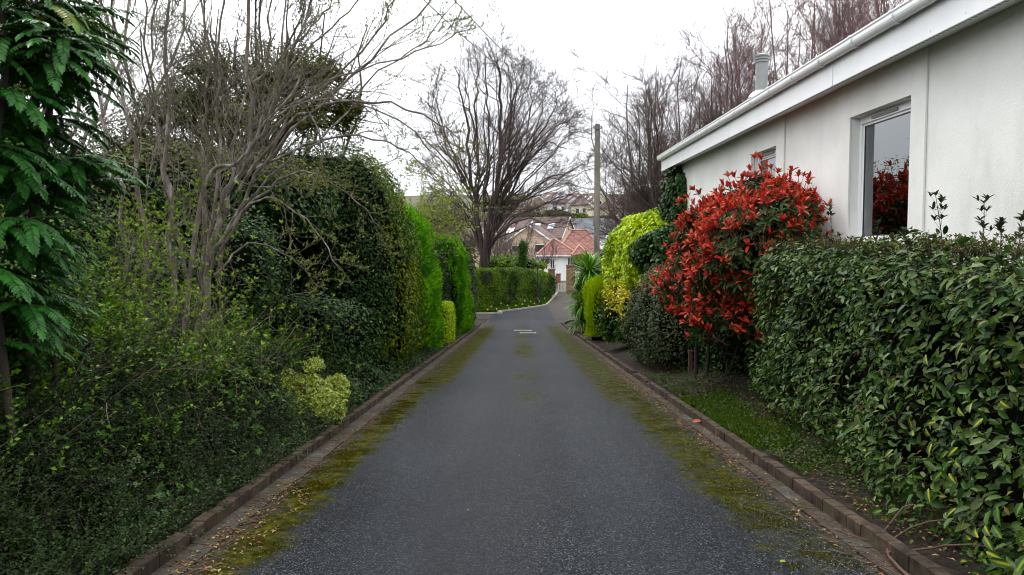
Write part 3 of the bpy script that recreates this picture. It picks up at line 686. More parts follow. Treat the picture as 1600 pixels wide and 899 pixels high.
# ================================================================ RIGHT SIDE PLANTING
# -- big elaeagnus hedge in front of the bungalow
c, r = (3.62, 6.9, .55), (.70, 3.75, 1.0)
def w_el(V):
    V = V.copy(); k = np.clip((8.6-V[:, 1])/4.5, 0, 1); low = np.clip((.9-V[:, 2])/1.3, 0, 1)
    V[:, 0] -= .30*k*(V[:, 0] < 3.7) + (.05+.14*k)*low; V[:, 2] -= .17*k*np.clip(.6-V[:, 2], 0, 1); return V
el = hedge('elaeagnus_hedge', 'big glossy dark green hedge with large leaves under the bungalow windows', 'hedge', c, r, 35000, .073, .036, L_elae, p=5, lump=.15, ls=3.1, seed=3, depth=.17, inset=.36, jl=.45, warp=w_el, tpl=T_OVAL,
           dirs=lambda P_, nn: hedge_dirs(nn, .55, .75, .35, .45), zmin=-1)
Pt, nn = shell(c, r, 5200, 5, .15, 3.1, 3, .03, w_el)
pm = fn(Pt, 2.2, 41); k = (nn[:, 0] < -.3) & (Pt[:, 1] < 6.9) & (Pt[:, 2] < 1.0) & (pm+(6.5-Pt[:, 1])*.35-(Pt[:, 2])*.35 > rng.uniform(.25, 2.2, len(Pt)))
Pt, nn = Pt[k]+nn[k]*.05, nn[k]; D, Nl = hedge_dirs(nn, .35, .3, .2, .1); leaves('variegated_foliage', Pt, D, Nl, .098*rng.uniform(.65, 1.2, len(Pt)), .052, L_lime_c, el, T_OVAL)
Pt, nn = shell(c, r, 1500, 5, .15, 3.1, 3, .05, w_el); D, Nl = hedge_dirs(nn, .3, .8, .5, .3); k = rng.random(len(Pt)) < .5
leaves('dead_foliage', Pt[k], D[k], Nl[k], .055, .022, leafmat('dead_brown_leaf', [(.16, .10, .05), (.10, .06, .035), (.22, .17, .09), (.2, .2, .06)], .7, trans=.05), el, T_DIA)
Pt, nn = shell(c, r, 420, 5, .15, 3.1, 3, .01, w_el); Pt = Pt+nn*.04; A, B, Cc, Lx = whorls(Pt, nrm(nn*.7+UP*.5+rng.normal(size=Pt.shape)*.3), 5, .05, .02, .7); leaves('new_growth', A, B, Cc, Lx, Lx*.42, leafmat('elaeagnus_new_leaf', [(.07, .15, .035), (.10, .18, .05), (.14, .16, .08)], .4, trans=.12), el, T_OVAL)
# brown new shoots along the clipped top, and the twigs of the hedge
n = 900; Pt = np.stack([rng.uniform(3.0, 4.2, n), rng.uniform(3.6, 10.4, n), np.full(n, 1.50)], 1); Pt[:, 0] -= .2*np.clip((8.6-Pt[:, 1])/4.5, 0, 1)
a, b = grow(Pt, UP+rng.normal(size=(n, 3))*.45, rng.uniform(.05, .16, n), .0028, 4, .1); tb = Tubes(); tb.add(a, b, 3)
Pt, nn = shell(c, r, 2600, 5, .15, 3.1, 3, .1, w_el); n2 = len(Pt); a2, b2 = grow(Pt-nn*.12, nn+rng.normal(size=(n2, 3))*.6, .22, .003, 4, .12); tb.add(a2, b2, 3)
tall = [(1475, 378, 1462, 306), (1535, 375, 1538, 318), (1300, 385, 1297, 330), (1365, 385, 1372, 352), (1590, 380, 1597, 345), (1262, 392, 1266, 365), (1420, 384, 1412, 366), (1560, 380, 1566, 350)]
tp = []
for (x0, y0, x1, y1) in tall:
    Yd = 5.6 if x0 > 1400 else 7.2
    p0, p1 = P(x0, y0+25, Yd), P(x1, y1, Yd); tp.append(smooth_path([p0, (p0+p1)/2+np.array([.015, .02, 0]), p1], 8))
tp = np.array(tp); tr_ = np.tile(np.linspace(.0045, .0018, 9), (len(tp), 1)); tb.add(tp, tr_, 4)
q = spawn(tp, tr_, 8, .3, 1, .8, .22, .7, up=.5); s2, r2 = grow(*q, 4, .1, (0, 0, .15)); tb.add(s2, r2, 3)
tb.build('twigs', M_bark_brown, el)
tips = np.concatenate([a[:, -1], a[:, 2]]); A, B, Cc, Lx = whorls(tips, np.tile(UP, (len(tips), 1)), 3, .035, .015, .7); leaves('tip_foliage', A, B, Cc, Lx, Lx*.42, L_greytop, el)
tips = np.concatenate([s2[:, -1], tp[:, -1]]); A, B, Cc, Lx = whorls(tips, np.tile(UP, (len(tips), 1)), 5, .055, .02, .8); leaves('shoot_foliage', A, B, Cc, Lx, Lx*.4, L_grey, el, T_OVAL)

# -- red photinia
ph = thing('red_photinia', 'large round shrub of scarlet young leaves over dark green leaves beside the wall', 'shrub', (3.35, 12.2, float(gz(3.35, 12.2))))
pc, pr = (3.34, 11.95, 1.20), (.90, 1.58, 1.20)
def pw(V):
    V = V.copy(); V[:, 0] = np.minimum(V[:, 0], 4.24-np.abs(V[:, 2]*0)); V[:, 0] += .22*(V[:, 2]-1.2)*(V[:, 2] > 1.2)-.1*(V[:, 2] < .2)*(V[:, 2]-.2); V[:, 0] = np.minimum(V[:, 0], 4.22); return V
Pt, nn = shell(pc, pr, 4200, 2.3, .30, 3.0, 7, .14, pw)
A, B, Cc, Lx = whorls(Pt, nrm(nn*.8+UP*.15+rng.normal(size=Pt.shape)*.3), 6, .14, .03, 1.15); B = nrm(B-UP*.35); leaves('green_foliage', A, B, Cc, Lx, Lx*.33, L_photi, ph, T_OVAL)
Pt, nn = shell(pc, pr, 2500, 2.3, .30, 3.0, 7, .10, pw)
sc = fn(Pt, 2.6, 23)*.75+(Pt[:, 2]-.9)*1.1-nn[:, 1]*.15-(Pt[:, 0]-3.1)*.2+rng.normal(size=len(Pt))*.35
k = (sc > -.42) | (rng.random(len(Pt)) < .10); Pt, nn = Pt[k], nn[k]
ax = nrm(nn*.55+UP*.75+rng.normal(size=Pt.shape)*.25); Pt = Pt+nn*.05+ax*(rng.uniform(-.02, .10, (len(Pt), 1))+.22*(rng.random((len(Pt), 1)) < .07))
stm = np.stack([Pt-ax*.34-nn*.12, Pt-ax*.16-nn*.02, Pt], 1); tbs = Tubes(); tbs.add(stm, np.tile([.006, .005, .003], (len(Pt), 1)), 4); tbs.build('shoots', barkmat('red_shoot', (.14, .03, .025), (.25, .07, .05), 20), ph)
A, B, Cc, Lx = whorls(Pt, ax, 7, .115, .03, .60, .42); leaves('red_foliage', A, B, Cc, Lx, Lx*.40, L_red, ph, T_OVAL)
tb = Tubes(); b0 = np.array([[3.0, 13.3, -.85], [3.1, 13.25, -.85], [3.3, 12.6, -.8], [3.35, 12.7, -.8]]); a, b = grow(b0, [(-.05, -.1, 1), (.1, -.3, 1), (.15, -.2, 1), (-.1, .1, 1)], 2.1, .035, 9, .05)
tb.add(a, b, 7); q = spawn(a, b, 12, .35, .95, .6, .5, .55, up=.4); a2, b2 = grow(*q, 7, .08, (0, 0, .04)); tb.add(a2, b2, 5); q = spawn(a2, b2, 8, .3, 1, .6, .5); tb.add(*grow(*q, 5, .1), 4)
for (px_, py_, x2, y2) in ((1290, 340, 1272, 300), (1180, 310, 1172, 278), (1070, 330, 1062, 300)): pass
tb.build('branches', M_bark_brown, ph)
core('shade_core', pc, pr, M_dark_core, ph, 2.3, .30, 3.0, 7, .46, pw)
# orange-brown timber post under it
mb = MB(); q_ = P(1086, 545, 13.6); mb.box(q_[0]-.03, q_[0]+.03, 13.95, 14.01, -1.0, q_[2]-.1); mb.box(q_[0]-.038, q_[0]+.038, 13.94, 14.02, q_[2]-.1, q_[2]-.08)
tag(mb.build('timber_post', plain('red_timber', (.09, .035, .025), .8, .2, 5, .4)), 'short reddish wooden post in the shade beneath the red shrub', 'post')

hedge('added_shade_backing', 'dark backing bush added to put deep shade behind the trunks of the red shrub', 'bush', (3.75, 13.6, -.25), (.55, 1.9, .85), 6000, .07, .035, L_ivyd, 3, .15, 2, 44, .12, .2, None, T_OVAL)  # added backing so the gap under the shrub goes dark as shade
# -- grey-green shrub, yellow shrub, golden ivy hedge, golden conifer
c = (3.32, 16.5, -.02); r = (.92, 2.35, 1.16)
g_ = hedge('greygreen_shrub', 'rounded clipped grey-green shrub with olive tips left of the red shrub', 'shrub', c, r, 26000, .062, .03, L_grey, 2.8, .17, 2.6, 9, .13, .28, slope(c), T_OVAL,
           sel=[(lambda P_, n_: (n_[:, 2] > .25) & (fn(P_, 3, 5)+rng.normal(size=len(P_))*.5 > -.2), L_greytop), (lambda P_, n_: ~((n_[:, 2] > .25) & (fn(P_, 3, 5) > -.1)), L_grey)])
stems(g_, np.array([[3.2, 16.0, -1.15], [3.3, 16.8, -1.2]]), 10, 1.2, .018, M_bark_brown)
c = (2.72, 21.4, -.42); r = (.36, .85, .95)
hedge('yellow_shrub', 'narrow bright yellow spotted laurel between the ivy and the grey-green shrub', 'shrub', c, r, 3400, .105, .045, L_yel, 2.2, .26, 3.2, 12, .14, .3, slope(c), T_OVAL, dirs=lambda P_, nn: hedge_dirs(nn, .5, .7, .5, .5),
      sel=[(lambda P_, n_: fn(P_, 2.6, 31)+(P_[:, 2]+.3)*.7 > -.25, L_yel), (lambda P_, n_: fn(P_, 2.6, 31)+(P_[:, 2]+.3)*.7 <= -.25, L_ivym)])
c = (4.0, 24.6, .28); r = (.98, 4.9, 2.06)
def w_iv(V):
    V = V.copy(); V[:, 2] += (gy(V[:, 1])-float(gy(24.6)))*np.where(V[:, 2] > .5, .12, 1.); return V
iv = hedge('golden_ivy_hedge', 'tall rounded hedge clad in lime yellow ivy with a dark near end', 'hedge', c, r, 42000, .10, .085, L_lime, 4.2, .26, 1.9, 21, .11, .34, w_iv, T_IVY,
           dirs=lambda P_, nn: (nrm(-UP*.9+rng.normal(size=nn.shape)*.45+nn*.25), nrm(nn+UP*.35+rng.normal(size=nn.shape)*.35)),
           sel=[(lambda P_, n_: (P_[:, 1]+fn(P_, 2.3, 8)*.8 > 20.9) & ~((P_[:, 2] < -.5+fn(P_, 1.5, 6)*.8)), L_lime), (lambda P_, n_: (P_[:, 1]+fn(P_, 2.3, 8)*.8 <= 20.9) | (P_[:, 2] < -.5+fn(P_, 1.5, 6)*.8), L_ivyd)])
c = (4.24, 21.35, 2.35); r = (.30, .95, 1.22)
hedge('wall_ivy', 'dark ivy climbing the far corner of the bungalow up to the gutter', 'ivy', c, r, 5200, .095, .08, L_ivym, 2.6, .16, 3, 22, .1, .2, None, T_IVY,
      dirs=lambda P_, nn: (nrm(-UP*.9+rng.normal(size=nn.shape)*.4+nn*.25), nrm(nn+UP*.3+rng.normal(size=nn.shape)*.35)),
      sel=[(lambda P_, n_: P_[:, 2]+fn(P_, 3, 3)*.3 > 2.2, L_ivyd), (lambda P_, n_: P_[:, 2]+fn(P_, 3, 3)*.3 <= 2.2, L_ivym)])
c = (2.66, 27.0, -.75); r = (.36, 1.25, 1.22)
hedge('golden_conifer', 'narrow clipped lime gold conifer column below the ivy hedge beside the kerb', 'conifer', c, r, 15000, .085, .022, L_gold, 2.6, .20, 2.6, 14, .12, .25, slope(c), dirs=conifer_dirs(.9))

# -- cordyline
co = thing('cordyline_palm', 'spiky green cordyline with long sword leaves at the right kerb before the junction', 'palm', (2.95, 32.6, float(gz(2.95, 32.6))))
heads = [P(921, 428, 32.6), P(911, 478, 32.2), P(930, 448, 33.2), P(911, 503, 32.5), P(908, 455, 33.)]
tb = Tubes()
for i, h in enumerate(heads):
    n = 330 if i in (0, 1) else 200
    d = rnd(n*2); d = d[d[:, 2] > (-.45 if i else -.3)][:n]; n = len(d)
    Lh = rng.uniform(.8, 1.1, n)*(1.08 if i == 0 else .8)
    dr = np.cross(d, UP); sgn = d
    Nn = nrm(UP-d*(d[:, 2:3])); leaves('foliage', np.tile(h, (n, 1))+d*.05, d-UP*.05, Nn, Lh, .055, L_cord, co, T_BLADE)
    pth = smooth_path([(2.95+.05*i, 32.6, -2.3), (np.array([2.95, 32.6, -2.3])+h)/2+[.05, 0, 0], h], 8); tb.add(pth[None], np.full((1, 9), .07), 7)
tb.build('trunk', M_bark_brown, co)
# dark shrub behind the pole foot and small creeping plants at the bend
c = (3.6, 36.5, -.9); hedge('dark_evergreen_shrub', 'dark evergreen bush around the foot of the telegraph pole', 'bush', c, (.9, 1.6, 1.7), 9000, .09, .05, L_ivyd, 2.3, .2, 2, 33, .15, .25, slope(c))
q_ = P(955, 372, 62); c = (q_[0], 62, -1.5); hedge('dark_bush', 'dark dense bush right of the red tiled roof', 'bush', c, (1.5, 1.5, 2.9), 6000, .16, .1, L_ivyd, 2.3, .3, 1, 34, .25, .3)

# -- telegraph pole and wires
pole = thing('telegraph_pole', 'plain weathered wooden telegraph pole rising behind the cordyline', 'pole', (3.5, 36, float(gz(3.5, 36))))
pt_, pb_ = P(933.5, 195, 36), P(933, 400, 36)
mb = MB(); mb.lathe([(.150, -.3), (.145, 1.2), (.122, pt_[2]+2.4-.15), (.122, pt_[2]+2.4), (.10, pt_[2]+2.43)], 14, (pt_[0], 36, -2.4)); pole_m = mb.build('shaft', barkmat('pole_wood', (.08, .07, .06), (.16, .145, .125), 3, c=(.23, .21, .185)), pole, smooth=False)
mb = MB(); mb.box(pt_[0]-.06, pt_[0]+.06, 35.84, 35.88, pt_[2]-.55, pt_[2]-.3); mb.box(pt_[0]-.2, pt_[0]+.2, 35.80, 35.84, pt_[2]-.22, pt_[2]-.16); mb.lathe([(.03, 0), (.045, .04), (.02, .09)], 8, (pt_[0]-.17, 35.82, pt_[2]-.16)); mb.lathe([(.03, 0), (.045, .04), (.02, .09)], 8, (pt_[0]+.17, 35.82, pt_[2]-.16))
mb.build('bracket', plain('galvanised_steel', (.15, .15, .15), .5, .2), pole)
def wire(a, b, sag, r_, lab):
    k = 24; u = np.linspace(0, 1, k+1)[:, None]; pts = np.array(a)*(1-u)+np.array(b)*u; pts[:, 2] -= sag*4*(u*(1-u))[:, 0]
    tb = Tubes(); tb.add(pts[None], np.full((1, k+1), r_), 4); tag(tb.build('overhead_wire', plain('wire_grey', (.10, .10, .11), .5, .1), None), lab, 'wire', 'overhead wires at the telegraph pole')
wire(pt_+[-.17, -.18, -.08], P(655, -60, 16), .35, .013, 'overhead wire from the pole, uppermost of the two rising to the top left')
wire(pt_+[-.1, -.2, -.2], P(600, -60, 15), .45, .013, 'overhead wire from the pole, lower of the two rising to the top left')
wire(pt_+[0, -.2, -.25], (-2.5, 58, 7.5), .6, .012, 'thin overhead wire running from the pole back to the bare tree')
wire(pt_+[.1, .0, -.25], (9.5, 44, 5.0), .3, .012, 'thin overhead wire dropping from the pole to the right')

# ================================================================ LEFT SIDE HEDGES
c = (-5.02, 17.3, 1.0); r = (2.68, 2.75, 2.38)
def w_h(V):
    V = V.copy(); V[:, 2] += (gy(V[:, 1])-float(gy(17.3)))*1.4; V[:, 0] -= .14*np.clip(V[:, 2]-1.5, 0, 3); return V
hedge('laurel_hedge', 'tall mottled dark and olive laurel hedge left of the lane', 'hedge', c, r, 62000, .078, .036, L_mott, 4.6, .24, 1.9, 51, .15, .32, w_h, T_DIA, dirs=lambda P_, nn: hedge_dirs(nn, .45, .7, .5, .4),
      sel=[(lambda P_, n_: (P_[:, 1] < 15.3) | (P_[:, 0] < -3.5), L_canopy), (lambda P_, n_: ~((P_[:, 1] < 15.3) | (P_[:, 0] < -3.5)), L_mott)])  # near end and inner side get darker leaves, shade put into colour
c = (-2.98, 20.6, -.2); 
Pt = None
hedge('beech_bush', 'patch of rusty brown leaves between the laurel and the bright conifer', 'bush', (-2.72, 20.15, -.3), (.18, .28, .55), 500, .07, .045, leafmat('rusty_leaf', [(.14, .04, .025), (.2, .06, .03), (.08, .10, .03)], .5), 2.2, .1, 2, 3, .06, .2, None, T_OVAL)
# canopy added over the gap to block the sky and darken it
cn = thing('shade_canopy_tree', 'spreading dark ivy-clad tree added to shade the gap before the laurel hedge', 'tree', (-5.0, 13.2, float(gz(-5, 13.2))))
for (cc, rr_, n) in (((-5.0, 13.2, 2.35), (1.9, 2.3, .85), 24000), ((-6.4, 12.0, 1.6), (1.4, 2.4, 1.3), 9000)):
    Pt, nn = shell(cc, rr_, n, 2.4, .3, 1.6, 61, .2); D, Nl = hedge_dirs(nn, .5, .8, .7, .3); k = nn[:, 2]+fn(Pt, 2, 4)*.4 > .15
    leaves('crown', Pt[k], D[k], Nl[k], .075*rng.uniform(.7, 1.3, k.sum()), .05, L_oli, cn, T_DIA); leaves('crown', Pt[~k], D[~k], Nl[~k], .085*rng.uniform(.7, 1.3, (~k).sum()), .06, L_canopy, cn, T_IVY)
    core('shade_core', cc, rr_, M_dark_core, cn, 2.4, .3, 1.6, 61, .35)
tb = Tubes(); a, b = grow(np.array([[-4.9, 13.4, -.9], [-5.2, 13.1, -.9]]), [(0, .1, 1), (-.2, -.1, 1)], 3.0, .09, 8, .06); tb.add(a, b, 8); q = spawn(a, b, 10, .4, 1, .8, .5); tb.add(*grow(*q, 6, .1), 5); tb.build('trunk', M_bark_dark, cn)

hedge('bright_conifer', 'tall bright green feathery conifer beside the laurel hedge, nearer of two', 'conifer', (-3.25, 21.8, .45), (.88, 2.5, 2.2), 42000, .10, .024, L_con, 3.4, .22, 2.6, 71, .15, .28, (lambda V: V+np.stack([-.16*np.clip(V[:, 2]-.3, -1, 3), 0*V[:, 0], (gy(V[:, 1])-float(gy(21.9)))*1.2], 1)), dirs=conifer_dirs(.7))
hedge('low_lime_hedge', 'low square clipped lime green hedge between the two bright conifers', 'hedge', (-2.72, 25.6, -1.12), (.5, 1.35, .78), 9000, .075, .035, L_gold, 7, .03, 2, 72, .06, .12, slope((0, 25.6)))
hedge('dark_yew', 'dark green arching yew recessed behind the low lime hedge', 'conifer', (-3.7, 28.2, -.35), (1.05, 2.6, 1.95), 16000, .10, .025, L_dcon, 2.6, .15, 2, 73, .12, .2, slope((0, 28.)), dirs=conifer_dirs(-.3))
hedge('bright_conifer', 'tall bright green clipped conifer beyond the dark yew, farther of two', 'conifer', (-3.05, 32.8, -.5), (.85, 2.5, 2.2), 24000, .12, .03, L_con, 3.4, .22, 2.4, 74, .14, .28, slope((0, 32.6)), dirs=conifer_dirs(.7))
hedge('ivy_hedge', 'dark grey-green ivy hedge at the end of the left kerb', 'hedge', (-3.25, 37.0, -.75), (1.05, 2.7, 2.15), 20000, .10, .07, L_ivyd, 3.4, .15, 2, 75, .1, .2, slope((0, 37.)), T_IVY,
      sel=[(lambda P_, n_: fn(P_, 2, 2) < .2, L_ivyd), (lambda P_, n_: fn(P_, 2, 2) >= .2, L_grey)])
hedge('screen_hedge', 'dark backing hedge deep behind the thicket of stems', 'hedge', (-8.2, 8.5, .9), (1.4, 8.0, 2.0), 42000, .10, .06, L_canopy, 3, .35, .9, 77, .25, .35, None, T_DIA,
      sel=[(lambda P_, n_: fn(P_, 1.3, 2) < .1, L_canopy), (lambda P_, n_: fn(P_, 1.3, 2) >= .1, L_und)])
hedge('back_hedge', 'dark mixed hedge behind the left conifers', 'hedge', (-6.0, 29, -.2), (1.4, 10.0, 2.2), 26000, .12, .07, L_canopy, 3, .35, .7, 78, .25, .35, slope((0, 29.)), T_DIA)

# ================================================================ BARE AND BUDDING TREES
def limb_tree(name, label, cat, base, limbs, mat, r0, levels, group=None, twigmat=None, minr=.004, sides=6, jitY=0.):
    """limbs: list of (points, r_start, r_end); levels: list of (m, t0, t1, ang, lf, rf, k, wig, trop, up)"""
    t = thing(name, label, cat, base, group)
    k = 16; pts = np.array([smooth_path(p, k) for p, _, _ in limbs]); rad = np.array([np.linspace(a, b, k+1) for _, a, b in limbs])*(.74 if name == 'multistem_tree' else 1)
    pts[:, 1:-1] += rng.normal(size=(len(pts), k-1, 3))*.007*np.linalg.norm(pts[:, -1]-pts[:, 0], axis=1)[:, None, None]
    tb = Tubes(); tb.add(pts, rad, sides+2); tb.build('trunk', mat, t)
    tw = Tubes(); cur = (pts, rad); allp = []
    for i, (m, t0, t1, ang, lf, rf, kk, wig, trop, up) in enumerate(levels):
        q = list(spawn(cur[0], cur[1], m, t0, t1, ang, lf, rf, up=up)); q[3] = np.maximum(q[3], minr*(1.6 if i < len(levels)-1 else 1))
        new = grow(*q, kk, wig, trop, .45); tw.add(*new, 5 if i == 0 else 3); allp.append(new); cur = new
    tw.build('crown', twigmat or mat, t)
    return t, pts, allp
def PL(lst, Y, dY=0.):
    o = []; n = len(lst); e = rng.normal()*dY
    for i, (x, y) in enumerate(lst): o.append(P(x, y, Y+e*i/(n-1)))
    return o
# central big bare tree beyond the junction
TY = 58
B0 = [(757, 425)]
Ls = [([(759, 425), (763, 355), (778, 297), (782, 227), (784, 153), (778, 105), (776, 84)], .36, .03), ([(752, 425), (749, 338), (735, 280), (732, 215), (722, 153), (710, 104)], .32, .03),
      ([(762, 410), (775, 345), (796, 305), (821, 264), (854, 223), (885, 232)], .24, .03), ([(766, 350), (776, 305), (805, 247), (821, 206), (833, 158), (829, 130)], .18, .025),
      ([(760, 415), (765, 379), (792, 338), (825, 305), (862, 276), (890, 276)], .2, .025), ([(760, 405), (768, 380), (792, 354), (825, 342), (854, 350), (882, 343)], .16, .02),
      ([(748, 360), (743, 320), (747, 256), (743, 173), (747, 118), (743, 92)], .2, .025), ([(742, 320), (728, 290), (702, 256), (668, 222), (648, 210)], .17, .02),
      ([(780, 270), (786, 240), (803, 186), (806, 124), (798, 96)], .15, .02), ([(738, 300), (720, 260), (696, 215), (684, 160), (680, 125)], .15, .02),
      ([(750, 380), (735, 345), (712, 320), (690, 305), (660, 300)], .14, .02), ([(758, 400), (745, 380), (725, 365), (700, 358)], .1, .02),
      ([(772, 320), (790, 285), (815, 240), (850, 190), (868, 180)], .14, .02), ([(755, 340), (762, 280), (765, 200), (760, 130), (758, 88)], .17, .02)]
Ls += [([(765, 380), (800, 310), (845, 262), (880, 225), (899, 205)], .14, .02), ([(768, 350), (800, 280), (838, 222), (864, 175), (872, 150)], .14, .02), ([(762, 395), (800, 345), (850, 318), (885, 305), (905, 298)], .13, .02),
       ([(775, 310), (800, 230), (830, 165), (848, 135)], .13, .02), ([(775, 300), (792, 200), (812, 130), (820, 100)], .13, .02), ([(742, 340), (710, 300), (680, 270), (655, 262)], .12, .02), ([(735, 300), (705, 235), (682, 185), (668, 160)], .12, .02)]
Ls += [([(770, 360), (815, 318), (862, 290), (900, 262), (915, 258)], .12, .02), ([(775, 325), (815, 265), (855, 205), (885, 190), (893, 196)], .12, .02)]
Ls = [(l, a*.58, b) for l, a, b in Ls]+[([(x+6*(-1)**k, y) if k else (x, y) for k, (x, y) in enumerate(l)][:2]+[(x+dx_, y+6) for x, y in l[2:]], a*.38, b*.8) for (l, a, b), dx_ in zip(Ls, (14, 12, -16, 16, -14, 18, 14, 16, -14, -12, 12, -12, 16, 14, -10, 10, -10, 10, 12, -10, 10, 8, 8))]
limbs = [(PL(l, TY, 2.2), a, b) for l, a, b in Ls]
limb_tree('bare_tree', 'great leafless tree with many dark rising limbs beyond the junction', 'tree', (P(757, 425, TY)[0], TY, -3.1), limbs, M_bark_dark, .3,
          [(13, .2, .97, .6, .32, .45, 7, .09, (0, 0, .02), .2), (7, .15, 1, .65, .5, .55, 5, .11, (0, 0, .02), .1), (6, .15, 1, .65, .5, .6, 4, .13, (0, 0, .02), .1)], twigmat=M_twig_far, minr=.0075)
# right-hand bare trees behind the bungalow
def vase_tree(name, label, base, H, nl, spread, rot, mat, seed, m1=12, m2=7, m3=5, minr=.009, r0=.16, lean=(0, 0), group=None, fork=.12):
    b = np.array(base, float); ls = []
    for i in range(nl):
        a = rot+2*math.pi*i/nl+rng.uniform(-.3, .3); s_ = spread*rng.uniform(.35, 1.15); h = H*rng.uniform(.75, 1.0)*(1-.25*(s_/spread-.3))
        o_ = np.array([math.cos(a), math.sin(a), 0])*s_+np.array([lean[0], lean[1], 0])
        ls.append(([b, b+[0, 0, H*fork], b+o_*.42+[0, 0, H*fork+h*.20], b+o_*.85+[0, 0, h*.6], b+o_+[0, 0, h]], r0, .02))
    return limb_tree(name, label, 'tree', tuple(base), ls, mat, .3,
                     [(m1, .2, .98, .65, .36, .45, 7, .08, (0, 0, .03), .25), (m2, .12, 1, .6, .5, .55, 5, .11, (0, 0, .035), .2), (m3, .12, 1, .6, .52, .6, 4, .13, (0, 0, .04), .2)], group, mat, minr)
GR = 'bare trees behind the bungalow'
vase_tree('bare_tree', 'rounded leafless tree just right of the telegraph pole', (8.8, 43, -2.6), 14.6, 28, 4.9, .2, M_twig_far, 1, m1=20, m2=10, m3=8, minr=.0065, lean=(-.2, 0), group=GR)
vase_tree('bare_tree', 'tall purple-brown leafless tree behind the flue pipe', (13.6, 41, -2.0), 16.6, 28, 5.6, .5, M_twig_purple, 2, m1=22, m2=10, m3=8, minr=.0065, lean=(-.3, 0), group=GR)
vase_tree('bare_tree', 'tall purple-brown leafless tree rising above the bungalow gutter at the top right', (16.6, 36, -1.5), 18.5, 26, 5.4, .1, M_twig_purple, 3, m1=20, m2=10, m3=8, minr=.0065, group=GR)
vase_tree('bare_tree', 'low leafless tree with drooping branches between the pole and the ivy hedge', (8.3, 48, -3.0), 9.0, 16, 2.7, .9, M_twig_far, 4, m1=14, m2=8, m3=5, group=GR)

# -- thicket of pale stems on the left
th = [([(312, 600), (318, 470), (338, 340), (383, 255), (393, 120), (394, -60)], 8.0, .058, .02), ([(272, 600), (270, 450), (262, 300), (266, 150), (252, -60)], 8.2, .05, .016),
      ([(288, 600), (296, 420), (318, 300), (335, 262), (368, 254), (402, 222), (440, 170), (470, 120)], 7.8, .04, .012), ([(240, 590), (228, 360), (205, 200), (172, 60), (150, -60)], 8.4, .042, .013),
      ([(300, 580), (322, 320), (316, 200), (326, 90), (300, -60)], 8.3, .038, .012),
      ([(318, 450), (340, 250), (338, 100), (356, -60)], 8.1, .03, .01), ([(383, 258), (428, 160), (468, 60), (505, -60)], 8.0, .032, .01), ([(215, 580), (180, 280), (150, 120), (110, -60)], 8.8, .035, .011), ([(336, 345), (400, 200), (438, 100), (446, -60)], 8.3, .028, .01), ([(294, 470), (350, 330), (372, 200), (420, 60), (428, -60)], 8.9, .03, .01), ([(300, 500), (270, 350), (245, 200), (240, 60), (262, -60)], 9.0, .03, .01)]
limbs = [(PL(l, Y, .25), a, b) for l, Y, a, b in th]
TL = [(12, .2, .97, .5, .26, .24, 8, .11, (0, 0, .06), .5), (7, .15, 1, .55, .5, .6, 6, .17, (0, 0, .05), .4), (6, .2, 1, .6, .55, .7, 4, .16, (0, 0, .04), .3)]
tk, lp, la = limb_tree('multistem_tree', 'many-stemmed tree with pale twisting stems and sparse fresh leaf tufts', 'tree', (P(290, 600, 8)[0], 8.1, float(gz(-3.4, 8.1))), limbs, M_bark_grey, .05, TL, minr=.0026, twigmat=barkmat('twig_greybrown', (.045, .038, .030), (.13, .115, .09), 9, c=(.27, .25, .21)))
# arching budding branches sweeping right
ar = [([(340, 440), (372, 330), (430, 225), (520, 150), (600, 70), (690, -10), (725, -30)], 8.6, .024, .006), ([(385, 250), (430, 200), (480, 150), (560, 90), (610, 20), (640, -40)], 8.8, .018, .006),
      ([(372, 300), (450, 195), (520, 162), (600, 160), (680, 190), (720, 220)], 8.5, .022, .005), ([(392, 190), (455, 150), (540, 120), (640, 85), (700, 60), (722, 50)], 8.3, .013, .004),
      ([(325, 400), (400, 310), (470, 270), (540, 300), (600, 360)], 8.2, .018, .004), ([(420, 250), (462, 160), (488, 185), (505, 225), (500, 262), (478, 310)], 7.9, .014, .005),
      ([(392, 215), (470, 160), (560, 165), (640, 200), (700, 270), (740, 340)], 9.0, .014, .004), ([(394, 130), (440, 90), (490, 40), (520, 0), (530, -50)], 9.1, .016, .006),
      ([(430, 155), (470, 90), (540, 20), (590, -40)], 9.3, .014, .006), ([(385, 270), (480, 225), (560, 210), (640, 240), (690, 290)], 8.8, .016, .004), ([(375, 330), (450, 250), (500, 215), (580, 120), (660, 70), (715, 0)], 8.7, .016, .004),
      ([(330, 420), (380, 330), (420, 310), (460, 330), (500, 370), (530, 420)], 8.0, .014, .004), ([(335, 430), (390, 380), (450, 400), (500, 450)], 7.8, .012, .004)]
limbs = [(PL(l, Y, .35), a, b) for l, Y, a, b in ar]
bt, lp2, la2 = limb_tree('willow', 'arching willow whose long grey branches sweep right over the lane tipped with soft buds', 'tree', (P(345, 430, 8.6)[0], 8.9, float(gz(-3.4, 8.9))), limbs, M_bark_grey, .05,
                        [(11, .45, .98, .5, .28, .4, 7, .10, (0, 0, .02), .2), (7, .2, 1, .55, .5, .6, 5, .12, (0, 0, .03), .2)], minr=.0022, twigmat=barkmat('twig_olive', (.05, .045, .025), (.13, .12, .07), 9))
b0, b1 = la2[0], la2[1]
src = np.concatenate([b0[0][:, 3:].reshape(-1, 3), b1[0][:, 1:].reshape(-1, 3)]); tn = np.concatenate([np.repeat(nrm(b0[0][:, -1]-b0[0][:, 0]), b0[0].shape[1]-3, 0), np.repeat(nrm(b1[0][:, -1]-b1[0][:, 0]), b1[0].shape[1]-1, 0)])
k = rng.random(len(src)) < .62; src, tn = src[k], tn[k]; n = len(src)
